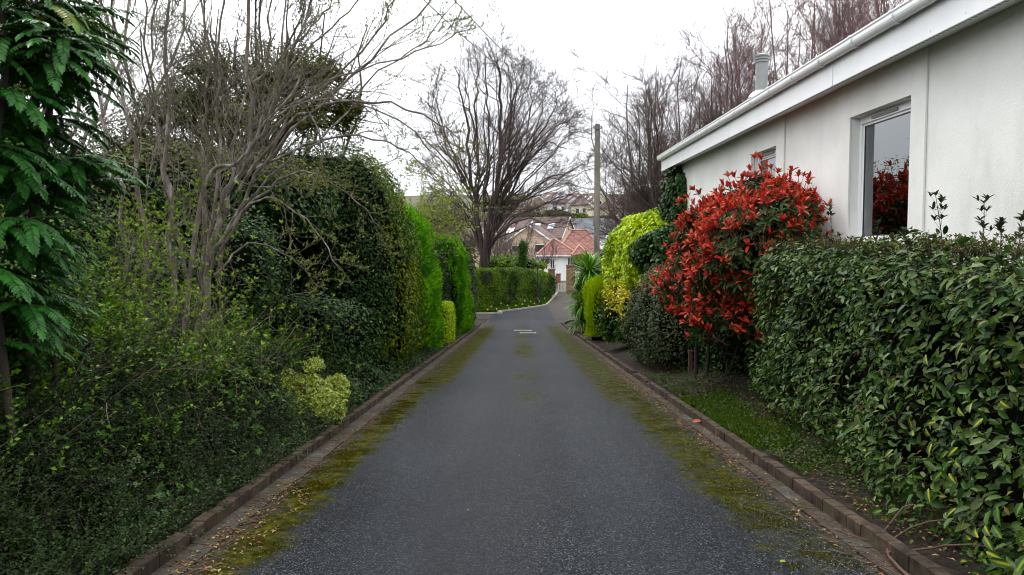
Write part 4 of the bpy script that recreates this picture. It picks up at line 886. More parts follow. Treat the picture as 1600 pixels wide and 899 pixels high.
leaves('buds', src, nrm(tn*.6+UP*.7+rng.normal(size=(n, 3))*.3), rnd(n), rng.uniform(.018, .042, n), .010, L_bud, bt); leaves('buds', src, nrm(tn*.6+UP*.6+rng.normal(size=(n, 3))*.4), rnd(n), rng.uniform(.015, .035, n), .009, L_young, bt)
# fresh leaf tufts in the thicket
cents = []
for (x, y, s, n, Y) in ((240, 365, 28, 80, 7.2), (215, 395, 40, 90, 7.3), (300, 300, 26, 26, 7.5), (245, 440, 50, 90, 7.0), (280, 480, 40, 50, 7.0), (300, 510, 36, 44, 6.9), (330, 440, 45, 40, 7.2), (180, 330, 36, 60, 7.6), (340, 380, 30, 20, 7.4), (150, 440, 50, 40, 7.0),
                        (350, 500, 40, 36, 6.8), (260, 540, 60, 50, 6.6), (200, 520, 60, 50, 6.6), (360, 560, 40, 30, 6.6), (120, 500, 50, 50, 6.8), (330, 330, 60, 50, 7.8), (420, 420, 50, 30, 7.5), (450, 520, 60, 40, 7.6)):
    for i in range(n): cents.append(P(x+rng.normal()*s, y+rng.normal()*s*.8, Y+rng.normal()*.5))
cents = np.array(cents); A, B, Cc, Lx = whorls(cents, nrm(UP+rng.normal(size=cents.shape)*.5), 6, .042, .02, .65, .3)
sx2 = np.concatenate([la[1][0][:, -1], la[1][0][:, 3], la[2][0][::2, -1]]); sx2 = sx2[(rng.random(len(sx2)) < .7)]; A2, B2, C2, L2 = whorls(sx2, UP+rng.normal(size=sx2.shape)*.5, 4, .022, .012, .7); leaves('young_leaves', A2, B2, C2, L2, L2*.45, L_bud, tk)
lt = leaves('leaf_tufts', A, B, Cc, Lx, Lx*.45, L_young, tk)
# twigs that carry the tufts
cents = cents[::2]; a, b = grow(cents, nrm(-UP+rng.normal(size=cents.shape)*.8), .35, .0022, 5, .16, (0, 0, -.08), .9); tb = Tubes(); tb.add(a, b, 3); tag(tb.build('twig_growth', M_twig_tan, tk), kind='stuff')

# leafy dark evergreen bushes among the stems
BG = 'dark bushes among the bare stems'
for i, (px, py, Y, rx_, rz_, m_, lab) in enumerate(((250, 480, 9.6, 95, 90, L_canopy, 'dark leafy bush at the foot of the pale stems'), (390, 430, 10.2, 70, 110, L_canopy, 'dark leafy bush right of the pale stems under the ivy-clad tree'), (130, 400, 10.0, 90, 110, L_canopy, 'dark leafy bush between the mahonia and the pale stems'), (480, 520, 11.2, 90, 60, L_canopy, 'low dark leafy bush in the gap before the laurel hedge'), (230, 330, 11.5, 110, 60, L_und, 'mid green bush high behind the pale stems'))):
    q = P(px, py, Y); rr_ = (rx_/F*Y, .7, rz_/F*Y); hedge('evergreen_bush', lab, 'bush', tuple(q), rr_, 9000, .06, .035, m_, 2.3, .3, 2.4, 100+i, .2, .32, None, T_DIA, BG)
# -- hawthorn in young leaf above the conifers
hb = np.array([-4.0, 26.3, -1.6]); hl = []
for i in range(22):
    a_ = rng.uniform(0, 6.28); s_ = rng.uniform(.4, 1.9); hl.append(([hb, hb+[.1*math.cos(a_), .1*math.sin(a_), 1.4], hb+[math.cos(a_)*s_*.5+.25, math.sin(a_)*s_, 3.0], hb+[math.cos(a_)*s_+.6, math.sin(a_)*s_*1.3, 4.6+rng.uniform(-.9, .9)]], .045, .008))
hw, p_, la3 = limb_tree('hawthorn', 'hawthorn breaking into fresh yellow-green leaf above the bright conifers', 'tree', tuple(hb), hl, M_bark_grey, .05, [(9, .35, .98, .6, .38, .5, 6, .12, (0, 0, .02), .3), (5, .2, 1, .6, .5, .6, 4, .12, (0, 0, .02), .2)], minr=.004)
src = la3[1][0][:, 1:].reshape(-1, 3); k = rng.random(len(src)) < .9; src = src[k]+rng.normal(size=(k.sum(), 3))*.05; A, B, Cc, Lx = whorls(src, nrm(UP+rng.normal(size=src.shape)*.5), 5, .07, .02, .9); leaves('young_foliage', A, B, Cc, Lx, Lx*.5, leafmat('hawthorn_leaf', [(.20, .30, .03), (.28, .38, .05), (.14, .24, .03), (.32, .36, .08)], .45, trans=.25), hw)
# -- evergreen crown behind the thicket, with gaps
def clump_tree(name, label, base, clumps, nleaf, L, mat, trunkmat, tr=.16, cat='tree', group=None):
    t = thing(name, label, cat, base, group); b = np.array(base, float); A_, N_ = [], []
    for (cc, rr_) in clumps:
        Pt, nn = shell(cc, rr_, nleaf, 2.2, .35, 2.2, int(cc[0]*10) % 97, .42); k = (fn(Pt, 2.6, 5)+nn[:, 2]*.5 > -.55); A_.append(Pt[k]); N_.append(nn[k])
    Pt = np.concatenate(A_); nn = np.concatenate(N_); D, Nl = hedge_dirs(nn, .6, .9, .2, .5); leaves('crown', Pt, D, Nl, L*rng.uniform(.7, 1.3, len(Pt)), L*.45, mat, t)
    tb = Tubes(); pp = np.array([smooth_path([b, b+[0, 0, (cc[2]-b[2])*.35], (np.array(cc)+b*[1, 1, 0]+[0, 0, cc[2]])/2-[0, 0, rr_[2]*.6], np.array(cc)], 12) for cc, rr_ in clumps]); rr2 = np.tile(np.linspace(tr, .03, 13), (len(pp), 1)); tb.add(pp, rr2, 7)
    q = spawn(pp, rr2, 16, .5, 1, .8, .3); s_ = grow(*q, 6, .12); tb.add(*s_, 4); tb.build('trunk', trunkmat, t); return t
YY = 19.0; cl = []
for (x, y, rx_, rz_) in ((420, 150, 70, 45), (490, 190, 60, 38), (500, 115, 45, 30), (360, 190, 60, 50), (330, 110, 60, 45), (260, 180, 60, 50), (540, 175, 30, 20), (200, 230, 60, 45), (300, 150, 50, 36), (450, 120, 60, 40), (250, 250, 60, 40)):
    q = P(x, y, YY+rng.uniform(-1, 1)); cl.append((tuple(q), (rx_/F*YY, rx_/F*YY*1.1, rz_/F*YY)))
clump_tree('evergreen_oak', 'dull olive evergreen tree seen through the bare stems', (-6.8, 19, -.6), cl, 4200, .09, L_oli, M_bark_dark)
# more bare stems further back on the left
vase_tree('bare_tree', 'leafless tree far behind the thicket at the left edge', (-11.5, 17, -.5), 12, 12, 4.2, .3, M_bark_grey, 9, m1=11, m2=6, m3=4, minr=.005, r0=.09)
vase_tree('bare_tree', 'leafless tree behind the olive evergreen', (-9.0, 25, -1), 13, 12, 4.6, .3, M_bark_brown, 10, m1=11, m2=6, m3=4, minr=.006, r0=.11)

# ================================================================ LEFT UNDERGROWTH
def uh(x, y):
    """height of the low growth above the soil"""
    d = np.clip((-2.19-x), 0, 9); h = .10+.62*sstep(0.0, .95, d)+.42*sstep(.8, 2.4, d)
    h = h*(1-.35*sstep(11.5, 14.5, y)); return h
def cover(name, label, n, x0, x1, y0, y1, L, W, mat, seed, hs=1.0, depth=.09, lump=.14, thr=None, tpl=T_DIA, kind='stuff', dens=None, hoff=0.):
    x = x1-(x1-x0)*rng.random(n)**1.15; y = y0+(y1-y0)*rng.random(n)**1.5; Q = np.stack([x, y, 0*x], 1)
    h = uh(x, y)*hs+hoff+lump*fn(Q, 3.2, seed)*np.clip((-2.19-x)/.35, 0, 1)+.04*fn(Q, 11, seed+1); z = gz(x, y)+h-np.abs(rng.normal(size=n))*depth*(.5+h); z = np.maximum(z, gz(x, y)+.01)
    Q = np.stack([x, y, z], 1)
    if thr is not None: k = fn(Q, 1.5, seed+7)+rng.normal(size=n)*.25 > thr; Q = Q[k]
    nn = nrm(np.stack([np.full(len(Q), .75), np.full(len(Q), -.25), np.full(len(Q), .6)], 1)+rng.normal(size=Q.shape)*.3)
    D, Nl = hedge_dirs(nn, .4, .9, .0, .5); s_ = rng.uniform(.65, 1.35, len(Q)); o = leaves(name, Q, D, Nl, L*s_, W*s_, mat, None, tpl)
    return tag(o, label, 'ground cover', None, kind)
def sprays(name, label, n, x0, x1, y0, y1, Ls, nl, L, W, mat, stem, seed, up=.8, hs=.9, kind='stuff', fall=-.06):
    x = x1-(x1-x0)*rng.random(n)**1.1; y = y0+(y1-y0)*rng.random(n)**1.4; Q = np.stack([x, y, 0*x], 1); h = uh(x, y)*hs+.14*fn(Q, 3.2, 5)*np.clip((-2.19-x)/.35, 0, 1)-.08
    Q[:, 2] = gz(x, y)+np.maximum(h, .02); D = nrm(rng.normal(size=(n, 3))*[.7, .7, .25]+[.35, -.1, up]); a, b = grow(Q, D, Ls*rng.uniform(.5, 1.3, n), .0022, 7, .08, (.02, 0, fall), .6)
    tb = Tubes(); tb.add(a, b, 3); st_ = tb.build(name+'_stem', stem, None); tag(st_, label+', woody stems', 'ground cover', None, kind)
    P_, D_, N_ = [], [], []
    for j in range(nl):
        f = (1+5.9*j/nl); i = int(f); p = a[:, i]*(1-(f-i))+a[:, min(i+1, 7)]*(f-i); T = nrm(a[:, min(i+1, 7)]-a[:, i]); sd_ = nrm(np.cross(T, UP+rng.normal(size=(n, 3))*.2)); sg = 1 if j % 2 else -1
        P_.append(p); D_.append(T*.5+sd_*sg*.8+rng.normal(size=(n, 3))*.2); N_.append(nrm(np.cross(sd_, T)+rng.normal(size=(n, 3))*.3))
    P_, D_, N_ = map(np.concatenate, (P_, D_, N_)); N_ *= np.sign(N_[:, 2:3]+1e-6); s_ = rng.uniform(.6, 1.25, len(P_)); return tag(leaves(name, P_, D_, N_, L*s_, W*s_, mat, None), label, 'ground cover', None, kind)
cover('cotoneaster', 'dark small-leaved cotoneaster spilling to the left kerb', 130000, -3.9, -2.19, 1.6, 10.5, .024, .014, L_cot, 5, .92, .16, .20)
sprays('cotoneaster_spray', 'small dark leaves on arching shoots of the low cotoneaster', 5200, -3.9, -2.16, 1.8, 10.5, .30, 16, .022, .014, L_cot, M_bark_brown, 3)
sprays('bramble_spray', 'green leaves on arching bramble shoots above the cotoneaster', 1500, -5.6, -2.9, 2.6, 12.5, .55, 16, .045, .03, L_und, M_twig_tan, 4, 1.2, 1.0)
sprays('nettle_shoot', 'upright light green shoots in the left undergrowth', 500, -5.0, -2.6, 3.0, 12.0, .35, 14, .038, .02, leafmat('fresh_leaf', [(.08, .20, .02), (.12, .27, .03), (.17, .32, .05)], .45, trans=.2), M_bark_brown, 6, 1.8, 1.0, fall=-.01)
cover('bramble', 'green bramble and nettle growth above the dark ground cover', 60000, -6.2, -3.0, 2.4, 14.5, .042, .026, L_und, 15, 1.05, .22, .22, -.15)
cover('ivy_cover', 'scattered mid green ivy leaves in the ground cover', 9000, -4.2, -2.25, 2., 13.5, .05, .045, L_ivym, 25, 1.02, .06, .14, .35, T_IVY)
cover('shade_cover', 'dark leaves under the hedge foot', 60000, -6., -2.25, 10.5, 38, .05, .03, L_canopy, 35, .8, .2, .2)
# solid sheet under the leaves, its near-black colour painted as shade
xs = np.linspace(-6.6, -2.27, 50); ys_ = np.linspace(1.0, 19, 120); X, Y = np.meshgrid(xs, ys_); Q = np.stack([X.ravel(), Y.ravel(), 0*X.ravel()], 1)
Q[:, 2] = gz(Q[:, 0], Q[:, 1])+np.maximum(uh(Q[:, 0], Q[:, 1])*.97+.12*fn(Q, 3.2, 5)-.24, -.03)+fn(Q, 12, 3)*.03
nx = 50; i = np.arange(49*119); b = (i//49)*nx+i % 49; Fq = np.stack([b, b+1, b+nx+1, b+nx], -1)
tag(link('undergrowth_shade', mesh_np('tangle', Q, Fq.ravel(), np.full(len(Fq), 4)), M_dark_core), 'near-black sheet painted as shade under the low growth', 'ground cover', None, 'stuff')
# dry arching twigs through the undergrowth
n = 330; x = rng.uniform(-5.2, -2.9, n); y = rng.uniform(3.5, 12, n); Q = np.stack([x, y, gz(x, y)+.15], 1); a, b = grow(Q, nrm(UP+rng.normal(size=(n, 3))*[.55, .55, .2]+[.1, 0, 0]), rng.uniform(.7, 1.7, n), rng.uniform(.003, .006, n), 10, .07, (0.01, 0, -.055))
tb = Tubes(); tb.add(a, b, 4); q = spawn(a, b, 3, .3, 1, .7, .35, .6); a2, b2 = grow(*q, 5, .12, (0, 0, -.02)); tb.add(a2, b2, 3)
tag(tb.build('bramble_stems', M_twig_tan, None), 'tangle of dry tan arching stems in the left undergrowth', 'stems', None, 'stuff')
A, B, Cc, Lx = whorls(np.concatenate([a2[:, -1], a2[:, 2]]), UP+rng.normal(size=(len(a2)*2, 3))*.4, 3, .03, .02, .8); kk = rng.random(len(A)) < .55; tag(leaves('bramble_leaves', A[kk], B[kk], Cc[kk], Lx[kk], Lx[kk]*.5, L_und, None), 'small fresh leaves on the dry arching stems', 'leaves', None, 'stuff')

# -- variegated euonymus at the kerb, low green shrub behind it
eu = thing('variegated_euonymus', 'bright yellow-edged euonymus bush leaning on the left kerb', 'shrub', (-2.75, 9.3, float(gz(-2.75, 9.3))))
P1 = []
for (x, y, rx_, ry_, Y) in ((480, 615, 38, 32, 9.3), (505, 640, 34, 32, 9.1), (465, 655, 20, 34, 8.9), (525, 612, 20, 26, 9.5), (490, 572, 14, 12, 9.5), (452, 600, 16, 20, 9.2)):
    n_ = int(rx_*ry_*1.0); c0 = P(x, y, Y); d = rnd(n_)*(rng.random((n_, 1))**.4); P1.append(c0+d*np.array([rx_/F*Y, .3, ry_/F*Y]))
P1 = np.concatenate(P1); A, B, Cc, Lx = whorls(P1, nrm(UP*.6+[.5, -.5, 0]+rng.normal(size=P1.shape)*.5), 5, .042, .02, .85); leaves('foliage', A, B, Cc, Lx, Lx*.55, L_euo, eu, T_OVAL)
b0 = np.tile([[-2.8, 9.4, float(gz(-2.8, 9.4))]], (14, 1))+rng.normal(size=(14, 3))*[.12, .15, 0]; a, b = grow(b0, UP+rng.normal(size=(14, 3))*.5, .7, .006, 6, .1); tb = Tubes(); tb.add(a, b, 4); q = spawn(a, b, 6, .3, 1, .7, .4); tb.add(*grow(*q, 4, .1), 3); tb.build('stem', M_bark_brown, eu)
ls_ = thing('low_green_shrub', 'low feathery mid green shrub behind the yellow-edged euonymus', 'shrub', (-3.6, 10.6, float(gz(-3.6, 10.6))))
Pt, nn = shell((-3.65, 10.7, -.02), (.95, 1.1, .5), 12000, 2.2, .14, 3, 81, .14); D, Nl = hedge_dirs(nn, .5, .8, -.5, .4); leaves('foliage', Pt, D, Nl, .04*rng.uniform(.7, 1.3, len(Pt)), .014, leafmat('fine_green_leaf', [(.05, .13, .02), (.08, .18, .03), (.11, .22, .03)], .45, trans=.15), ls_)
core('shade_core', (-3.65, 10.7, -.02), (.95, 1.1, .5), M_dark_core, ls_, 2.2, .14, 3, 81, .2)
# seedlings with larger leaves poking out of the ground cover
GS = 'broad-leaved seedlings in the left ground cover'
for i, (x, y, Y, s, lab) in enumerate(((172, 885, 4.6, .08, 'bright yellow-green seedling at the bottom of the left kerb'), (262, 675, 5.9, .085, 'large-leaved green seedling in the middle of the dark ground cover'), (232, 700, 5.6, .07, 'small green seedling just left of the large-leaved one'),
                                       (180, 750, 5.2, .075, 'green rosette seedling low in the dark ground cover at left'), (130, 660, 5.6, .09, 'pale blue-green seedling in the upper left ground cover'), (145, 830, 4.7, .06, 'small bright seedling above the bottom left kerb'), (400, 680, 7.3, .06, 'small seedling beside the yellow-edged euonymus'))):
    c0 = P(x, y, Y); sdl = thing('seedling', lab, 'plant', tuple(c0-[0, 0, .15]), GS)
    A, B, Cc, Lx = whorls(np.array([c0, c0+[0, 0, .03]]), np.array([[.2, -.2, 1.], [.2, -.2, 1.]]), 6, s*1.25, s, .95); leaves('foliage', A, B, Cc, Lx, Lx*.4, L_young if i in (0, 5) else L_und, sdl, T_OVAL)
    tb = Tubes(); tb.add(smooth_path([c0-[0, .02, .22], c0-[0, 0, .1], c0], 4)[None], np.full((1, 5), .004), 4); tb.build('stem', M_bark_brown, sdl)

# ================================================================ MAHONIA AT THE LEFT EDGE
mh = thing('mahonia', 'tall mahonia with layered spiny pinnate leaves and green berries at the left edge', 'shrub', (-3.1, 4.6, float(gz(-3.1, 4.6))))
tb = Tubes(); heads = []
for (pl, Y, dY, r_) in (([(60, 700), (40, 480), (55, 300), (75, 190), (90, 60), (85, -20)], 4.9, .0, .028), ([(20, 700), (0, 520), (-20, 360), (-10, 240), (10, 100), (0, 0)], 4.4, .0, .026), ([(90, 700), (85, 560), (60, 420), (90, 290), (120, 230)], 5.1, .0, .02), ([(-60, 700), (-60, 400), (-50, 150), (-40, -60)], 4.2, .0, .025), ([(30, 700), (0, 560), (10, 470)], 4.7, 0, .018)):
    p = smooth_path(PL(pl, Y), 14); tb.add(p[None], np.linspace(r_, r_*.6, 15)[None], 7)
hd = [(85, 30, 4.9, 15, .42), (60, 95, 4.8, 14, .40), (95, 130, 5.0, 12, .4), (85, 185, 5.0, 10, .36), (5, 150, 4.4, 14, .42), (10, 60, 4.4, 12, .42), (-20, 230, 4.4, 12, .4), (20, 270, 4.6, 14, .42), (110, 260, 5.0, 16, .42), (60, 320, 4.9, 10, .36), (40, 400, 4.8, 14, .4),
      (5, 360, 4.4, 12, .38), (20, 480, 4.7, 14, .36), (50, 440, 5.0, 10, .34), (120, 40, 5.2, 8, .34), (-30, 420, 4.3, 12, .4), (-60, 60, 4.3, 10, .4), (140, 285, 5.2, 8, .36), (-15, 545, 4.5, 10, .34), (60, 10, 4.6, 10, .4), (30, 205, 4.9, 12, .38), (55, 250, 5.2, 12, .36), (10, 420, 5.0, 10, .34), (70, 380, 5.2, 10, .34)]
rq = np.random.default_rng(77)
for _ in range(40):
    y_ = rq.uniform(-20, 560); x_ = rq.uniform(-60, 60)+55*np.exp(-((y_-270)/70)**2)+(60 if y_ < 130 else 0); hd.append((x_, y_, rq.uniform(4.4, 5.5), 13, rq.uniform(.28, .40)))
LP, LD, LN, LL_ = [], [], [], []; YP, YD, YN, YL = [], [], [], []; rachis = []; berr = []
for hi, (x, y, Y, nf, Lf) in enumerate(hd):
    h = P(x, y, Y)
    for f in range(nf):
        a_ = 2*math.pi*f/nf+rng.uniform(-.2, .2); L0 = Lf*rng.uniform(.75, 1.1); el_ = rng.uniform(-.15, .55)
        d = np.array([math.cos(a_)*math.cos(el_), math.sin(a_)*math.cos(el_), math.sin(el_)]); k = 17; p = np.zeros((k+1, 3)); p[0] = h+d*.02; dd = d.copy()
        for j in range(k): dd = dd-UP*rng.uniform(.02, .085); dd /= np.linalg.norm(dd); p[j+1] = p[j]+dd*L0/k
        rachis.append(p); yng = (hi in (14, 19, 0) and rng.random() < .35)
        sd_ = np.cross(d, UP); sd_ /= np.linalg.norm(sd_)
        for j in range(2, k+1):
            tt = p[j]-p[j-1]; tt /= np.linalg.norm(tt); nu_ = np.cross(sd_, tt); s_ = .064*(L0/.4)*(1-.35*abs(j/k-.45))
            for sg in (-1, 1):
                dl = sd_*sg*.85+tt*.55-UP*.22+rng.normal(size=3)*.06
                T_ = (YP, YD, YN, YL) if yng else (LP, LD, LN, LL_)
                T_[0].append(p[j]); T_[1].append(dl); T_[2].append(nu_+rng.normal(size=3)*.12); T_[3].append(s_)
        T_ = (YP, YD, YN, YL) if yng else (LP, LD, LN, LL_); T_[0].append(p[-1]); T_[1].append(tt); T_[2].append(nu_); T_[3].append(.1)
    if hi % 2 == 0 or hi in (11, 15):
        for s in range(6):
            a_ = rng.uniform(0, 6.28); d = np.array([math.cos(a_)*.85, math.sin(a_)*.85, .5]); 
            for j in range(22): u = j/22; berr.append(h+d*u*.22-UP*.1*u*u+rng.normal(size=3)*.013)
leaves('foliage', np.array(LP), np.array(LD), np.array(LN), np.array(LL_), np.array(LL_)*.44, L_mah, mh, T_SPINY)
if YP: leaves('young_foliage', np.array(YP), np.array(YD), np.array(YN), np.array(YL), np.array(YL)*.44, L_mah2, mh, T_SPINY)
tb.add(np.array(rachis), np.tile(np.linspace(.0035, .0015, 18), (len(rachis), 1)), 4); tb.build('stem', M_bark_brown, mh)
def spheres(name, Pt, r_, mat, parent):
    o_ = np.array([(1, 0, 0), (-1, 0, 0), (0, 1, 0), (0, -1, 0), (0, 0, 1), (0, 0, -1)], float); f8 = [(0, 2, 4), (2, 1, 4), (1, 3, 4), (3, 0, 4), (2, 0, 5), (1, 2, 5), (3, 1, 5), (0, 3, 5)]
    vs = [tuple(v) for v in o_]; fs = []; cache = {}
    def mid(i, j):
        k = (min(i, j), max(i, j))
        if k not in cache: m_ = np.array(vs[i])+np.array(vs[j]); m_ /= np.linalg.norm(m_); cache[k] = len(vs); vs.append(tuple(m_))
        return cache[k]
    for a, b, c_ in f8:
        ab, bc, ca = mid(a, b), mid(b, c_), mid(c_, a); fs += [(a, ab, ca), (ab, b, bc), (ca, bc, c_), (ab, bc, ca)]
    tv = np.array(vs); k = len(tv); n = len(Pt); V = Pt[:, None, :]+tv[None]*r_; FF = (np.array(fs).ravel()[None]+(np.arange(n)*k)[:, None]).ravel()
    return wlink(name, mesh_np(name, V.reshape(-1, 3), FF, np.full(n*len(fs), 3), smooth=True), mat, parent)
spheres('berries', np.array(berr), .0085, L_berry, mh)

# ================================================================ GRASS, LITTER AND TWIGS
def grass(name, label, n, xf, yf, L, mat=L_grass, cond=None):
    x, y = xf(n), yf(n); Q = np.stack([x, y, gz(x, y)], 1)
    if cond is not None: Q = Q[cond(Q)]
    n = len(Q); D = nrm(UP+rng.normal(size=(n, 3))*.38); o = leaves(name, Q, D, rnd(n), L*rng.uniform(.5, 1.3, n), .006*L/.08, mat, None); return tag(o, label, 'grass', None, 'stuff')
tc_ = np.stack([2.37+np.abs(rng.normal(size=420))*.26, rng.uniform(7.3, 14.5, 420)], 1); tc_ = tc_[(fn(np.c_[tc_, tc_[:, 0]*0], 2.8, 3)+rng.normal(size=len(tc_))*.3+np.where(np.abs(tc_[:, 1]-9.7) < 1.7, .75, -.3) > .35) & (tc_[:, 0] < 2.95)]
ti_ = rng.integers(0, len(tc_), 11000); tx_ = tc_[ti_]+rng.normal(size=(11000, 2))*.05
grass('grass', 'patch of tufty bright green grass behind the right kerb', 11000, lambda n: np.maximum(tx_[:, 0], 2.335), lambda n: tx_[:, 1], .065)
grass('grass', 'thin weedy grass in the soil below the big hedge', 5000, lambda n: rng.uniform(2.36, 3.0, n), lambda n: rng.uniform(3.5, 7.5, n), .04, cond=lambda Q: fn(Q, 2.6, 13) > .25)
n = 26000; yv = 50.6+rng.random(n)*14; xv = np.interp(yv, [50.6, 53, 57.5, 59.5, 63, 70], [-4.0, -1.2, 1.75, 2.2, 2.55, 3.3])-.2-rng.random(n)*1.2
Q = np.stack([xv, yv, gy(yv)+.02], 1); D = nrm(UP+rng.normal(size=(n, 3))*.35); tag(leaves('verge_grass', Q, D, rnd(n), .22*rng.uniform(.6, 1.2, n), .022, leafmat('verge_blade', [(.04, .11, .012), (.06, .15, .018), (.10, .20, .03)], .5, trans=.2), None), 'rough green verge grass in front of the far hedge', 'grass', None, 'stuff')
def litter(n, xf, yf, L, zf=0.02):
    x, y = xf(n), yf(n); z = np.where((x > -2.17) & (x < 2.235), gy(y)+.012, gz(x, y)+.03); Q = np.stack([x, y, z], 1); nn = nrm(UP+rng.normal(size=(n, 3))*.35); D, Nl = hedge_dirs(nn, 1, .3, 0, 0)
    s_ = rng.uniform(.5, 1.4, n); return Q, D, Nl, L*s_, L*.45*s_
parts_ = [litter(2600, lambda n: -2.04+np.abs(rng.normal(size=n))*.10, lambda n: 2.5+33*rng.random(n)**1.5, .028), litter(3400, lambda n: 2.18-np.abs(rng.normal(size=n))*.13, lambda n: 2.5+38*rng.random(n)**1.4, .028),
          litter(3000, lambda n: rng.uniform(2.36, 3.6, n), lambda n: rng.uniform(3, 16, n), .035), litter(1600, lambda n: rng.uniform(1.95, 2.22, n), lambda n: rng.uniform(7, 20, n), .035), litter(240, lambda n: rng.uniform(-2.1, 2.3, n), lambda n: rng.uniform(3, 30, n), .02), litter(500, lambda n: rng.uniform(-2.08, -1.65, n), lambda n: rng.uniform(3.6, 6.5, n), .035)]
tag(leaves('leaf_litter', *[np.concatenate([p[i] for p in parts_]) for i in range(5)], L_litter, None), 'brown dead leaves scattered in the gutters and on the soil', 'leaves', None, 'stuff')
# raised moss cushions on the asphalt
def moss(n, c0, w, pw, y0, y1):
    y = y0+(y1-y0)*rng.random(n)**pw; x = c0+rng.normal(size=n)*w; Q = np.stack([x, y, gy(y)+.002], 1); k = fn(Q, 5.5, 60)*.8+fn(Q, 17, 61)*.6+rng.normal(size=n)*.25 > .25; return Q[k]
Q = np.concatenate([moss(60000, -1.74, .13, 1.7, 3.4, 15), moss(22000, 1.78, .16, 1.4, 4.5, 15)])
D = nrm(UP*.5+rng.normal(size=Q.shape)*.8); D[:, 2] = np.abs(D[:, 2]); tag(leaves('moss', Q, D, rnd(len(Q)), rng.uniform(.008, .019, len(Q)), .007, leafmat('moss_tuft', [(.05, .052, .004), (.08, .08, .006), (.12, .115, .01), (.035, .035, .006)], .9, spec=.0, trans=0), None), 'yellow-green moss cushions along the edges of the asphalt', 'moss', None, 'stuff')
n = 1500; gx = np.where(rng.random(n) < .45, -1.95+np.abs(rng.normal(size=n))*.25, 2.1-np.abs(rng.normal(size=n))*.3); gyy = 3.4+16*rng.random(n)**1.4
gq = np.stack([gx, gyy, gy(gyy)+.003], 1)
# low weeds and dark ground leaves in the right-hand bed
n = 15000; wy = 3.2+12*rng.random(n)**1.1; wx = 2.36+np.abs(rng.normal(size=n))*.42; Q = np.stack([wx, wy, wx*0], 1); k = (fn(Q, 3.0, 91)+rng.normal(size=n)*.35+np.where(wx > 2.6, .3, -.1) > .05) & (wx < 3.7); Q = Q[k]; Q[:, 2] = gz(Q[:, 0], Q[:, 1])+.02+rng.random(len(Q))*.09*(.4+np.clip(fn(Q, 3, 92), 0, 1))
D, Nl = hedge_dirs(np.tile(UP, (len(Q), 1)), .6, .8, .1, .0); tag(leaves('bed_weeds', Q, D, Nl, rng.uniform(.018, .045, len(Q)), .022, leafmat('bed_weed_leaf', [(.02, .05, .012), (.04, .09, .018), (.07, .13, .025), (.05, .05, .02)], .5, trans=.1), None), 'low dark weeds in the bed between the right kerb and the hedge', 'ground cover', None, 'stuff')
# loose twiglets in the gutters
n = 420; x = np.where(rng.random(n) < .5, -2.0+np.abs(rng.normal(size=n))*.13, 2.14-np.abs(rng.normal(size=n))*.15); y = 3+22*rng.random(n)**1.5; Q = np.stack([x, y, gy(y)+.016], 1); D = rng.normal(size=(n, 3)); D[:, 2] = -.069*D[:, 1]
a, b = grow(Q, D, rng.uniform(.05, .28, n), .0028, 5, .10); a[:, :, 2] = gy(a[:, :, 1])+.02+np.where(np.abs(a[:, :, 0]-.1) > 2.3, .012, 0); tb = Tubes(); tb.add(a, b, 4); tag(tb.build('twig_litter', M_twig_tan, None), 'small dry twigs lying along both gutters', 'twigs', None, 'stuff')
tag(spheres('grit', gq, .0045, plain('grit', (.16, .15, .13), .9, .5, 60), None), 'small loose grit beside the gutters', 'grit', None, 'stuff')
# one larger fallen branch at the lower right, red leaf on the kerb
fb = thing('fallen_branch', 'fallen brown branch across the right gutter at the bottom of the photo', 'branch', (2.4, 5.0, -.33))
q0 = [P(1352, 899, 4.55), P(1368, 880, 4.75), P(1382, 862, 4.9), P(1400, 855, 5.0), P(1440, 850, 5.1)]
def gd(p, h): p = np.array(p); p[2] = float(gz(p[0], p[1]))+h; return p
tb = Tubes()
for pl, r_ in (([(2.16, 4.2, .03), (2.2, 4.6, .04), (2.28, 4.85, .05), (2.32, 5.0, .03)], .011), ([(2.32, 5.0, .05), (2.5, 5.05, .15), (2.7, 5.0, .10), (3.0, 4.8, .06)], .008), ([(2.28, 4.85, .05), (2.5, 4.75, .14), (2.8, 4.55, .08)], .007), ([(2.22, 4.7, .04), (2.36, 4.5, .05), (2.46, 4.3, .14), (2.7, 4.2, .08)], .007), ([(2.0, 5.6, .02), (2.15, 5.2, .02), (2.3, 4.9, .03)], .005), ([(2.5, 5.05, .15), (2.62, 5.2, .2), (2.8, 5.25, .1)], .005)):
    pth = smooth_path([gd((a_, b_, 0), h_) for a_, b_, h_ in pl], 10); pth = pth+rng.normal(size=pth.shape)*.004; tb.add(pth[None], np.linspace(r_, r_*.6, 11)[None], 6)
tb.build('branch', barkmat('red_twig', (.05, .03, .02), (.12, .075, .05), 20), fb)
a_ = P(1092, 658, 8.95); tag(leaves('fallen_leaf', np.array([[2.12, 9.6, float(gy(9.6))+.05]]), np.array([[.8, .5, 0.]]), np.array([[.1, -.4, .9]]), .16, .07, leafmat('pink_leaf', [(.5, .16, .12), (.5, .16, .12)], .5), None, T_OVAL), 'single pinkish red leaf lying by the right kerb', 'leaf')
a_ = P(1238, 878, 4.9); tag(leaves('fallen_leaf', np.array([[1.55, 4.62, float(gy(4.62))+.012]]), np.array([[1., .3, 0.]]), np.array([[.1, -.1, 1]]), .045, .03, L_young, None, T_OVAL), 'single bright green leaf lying on the asphalt at the lower right', 'leaf')

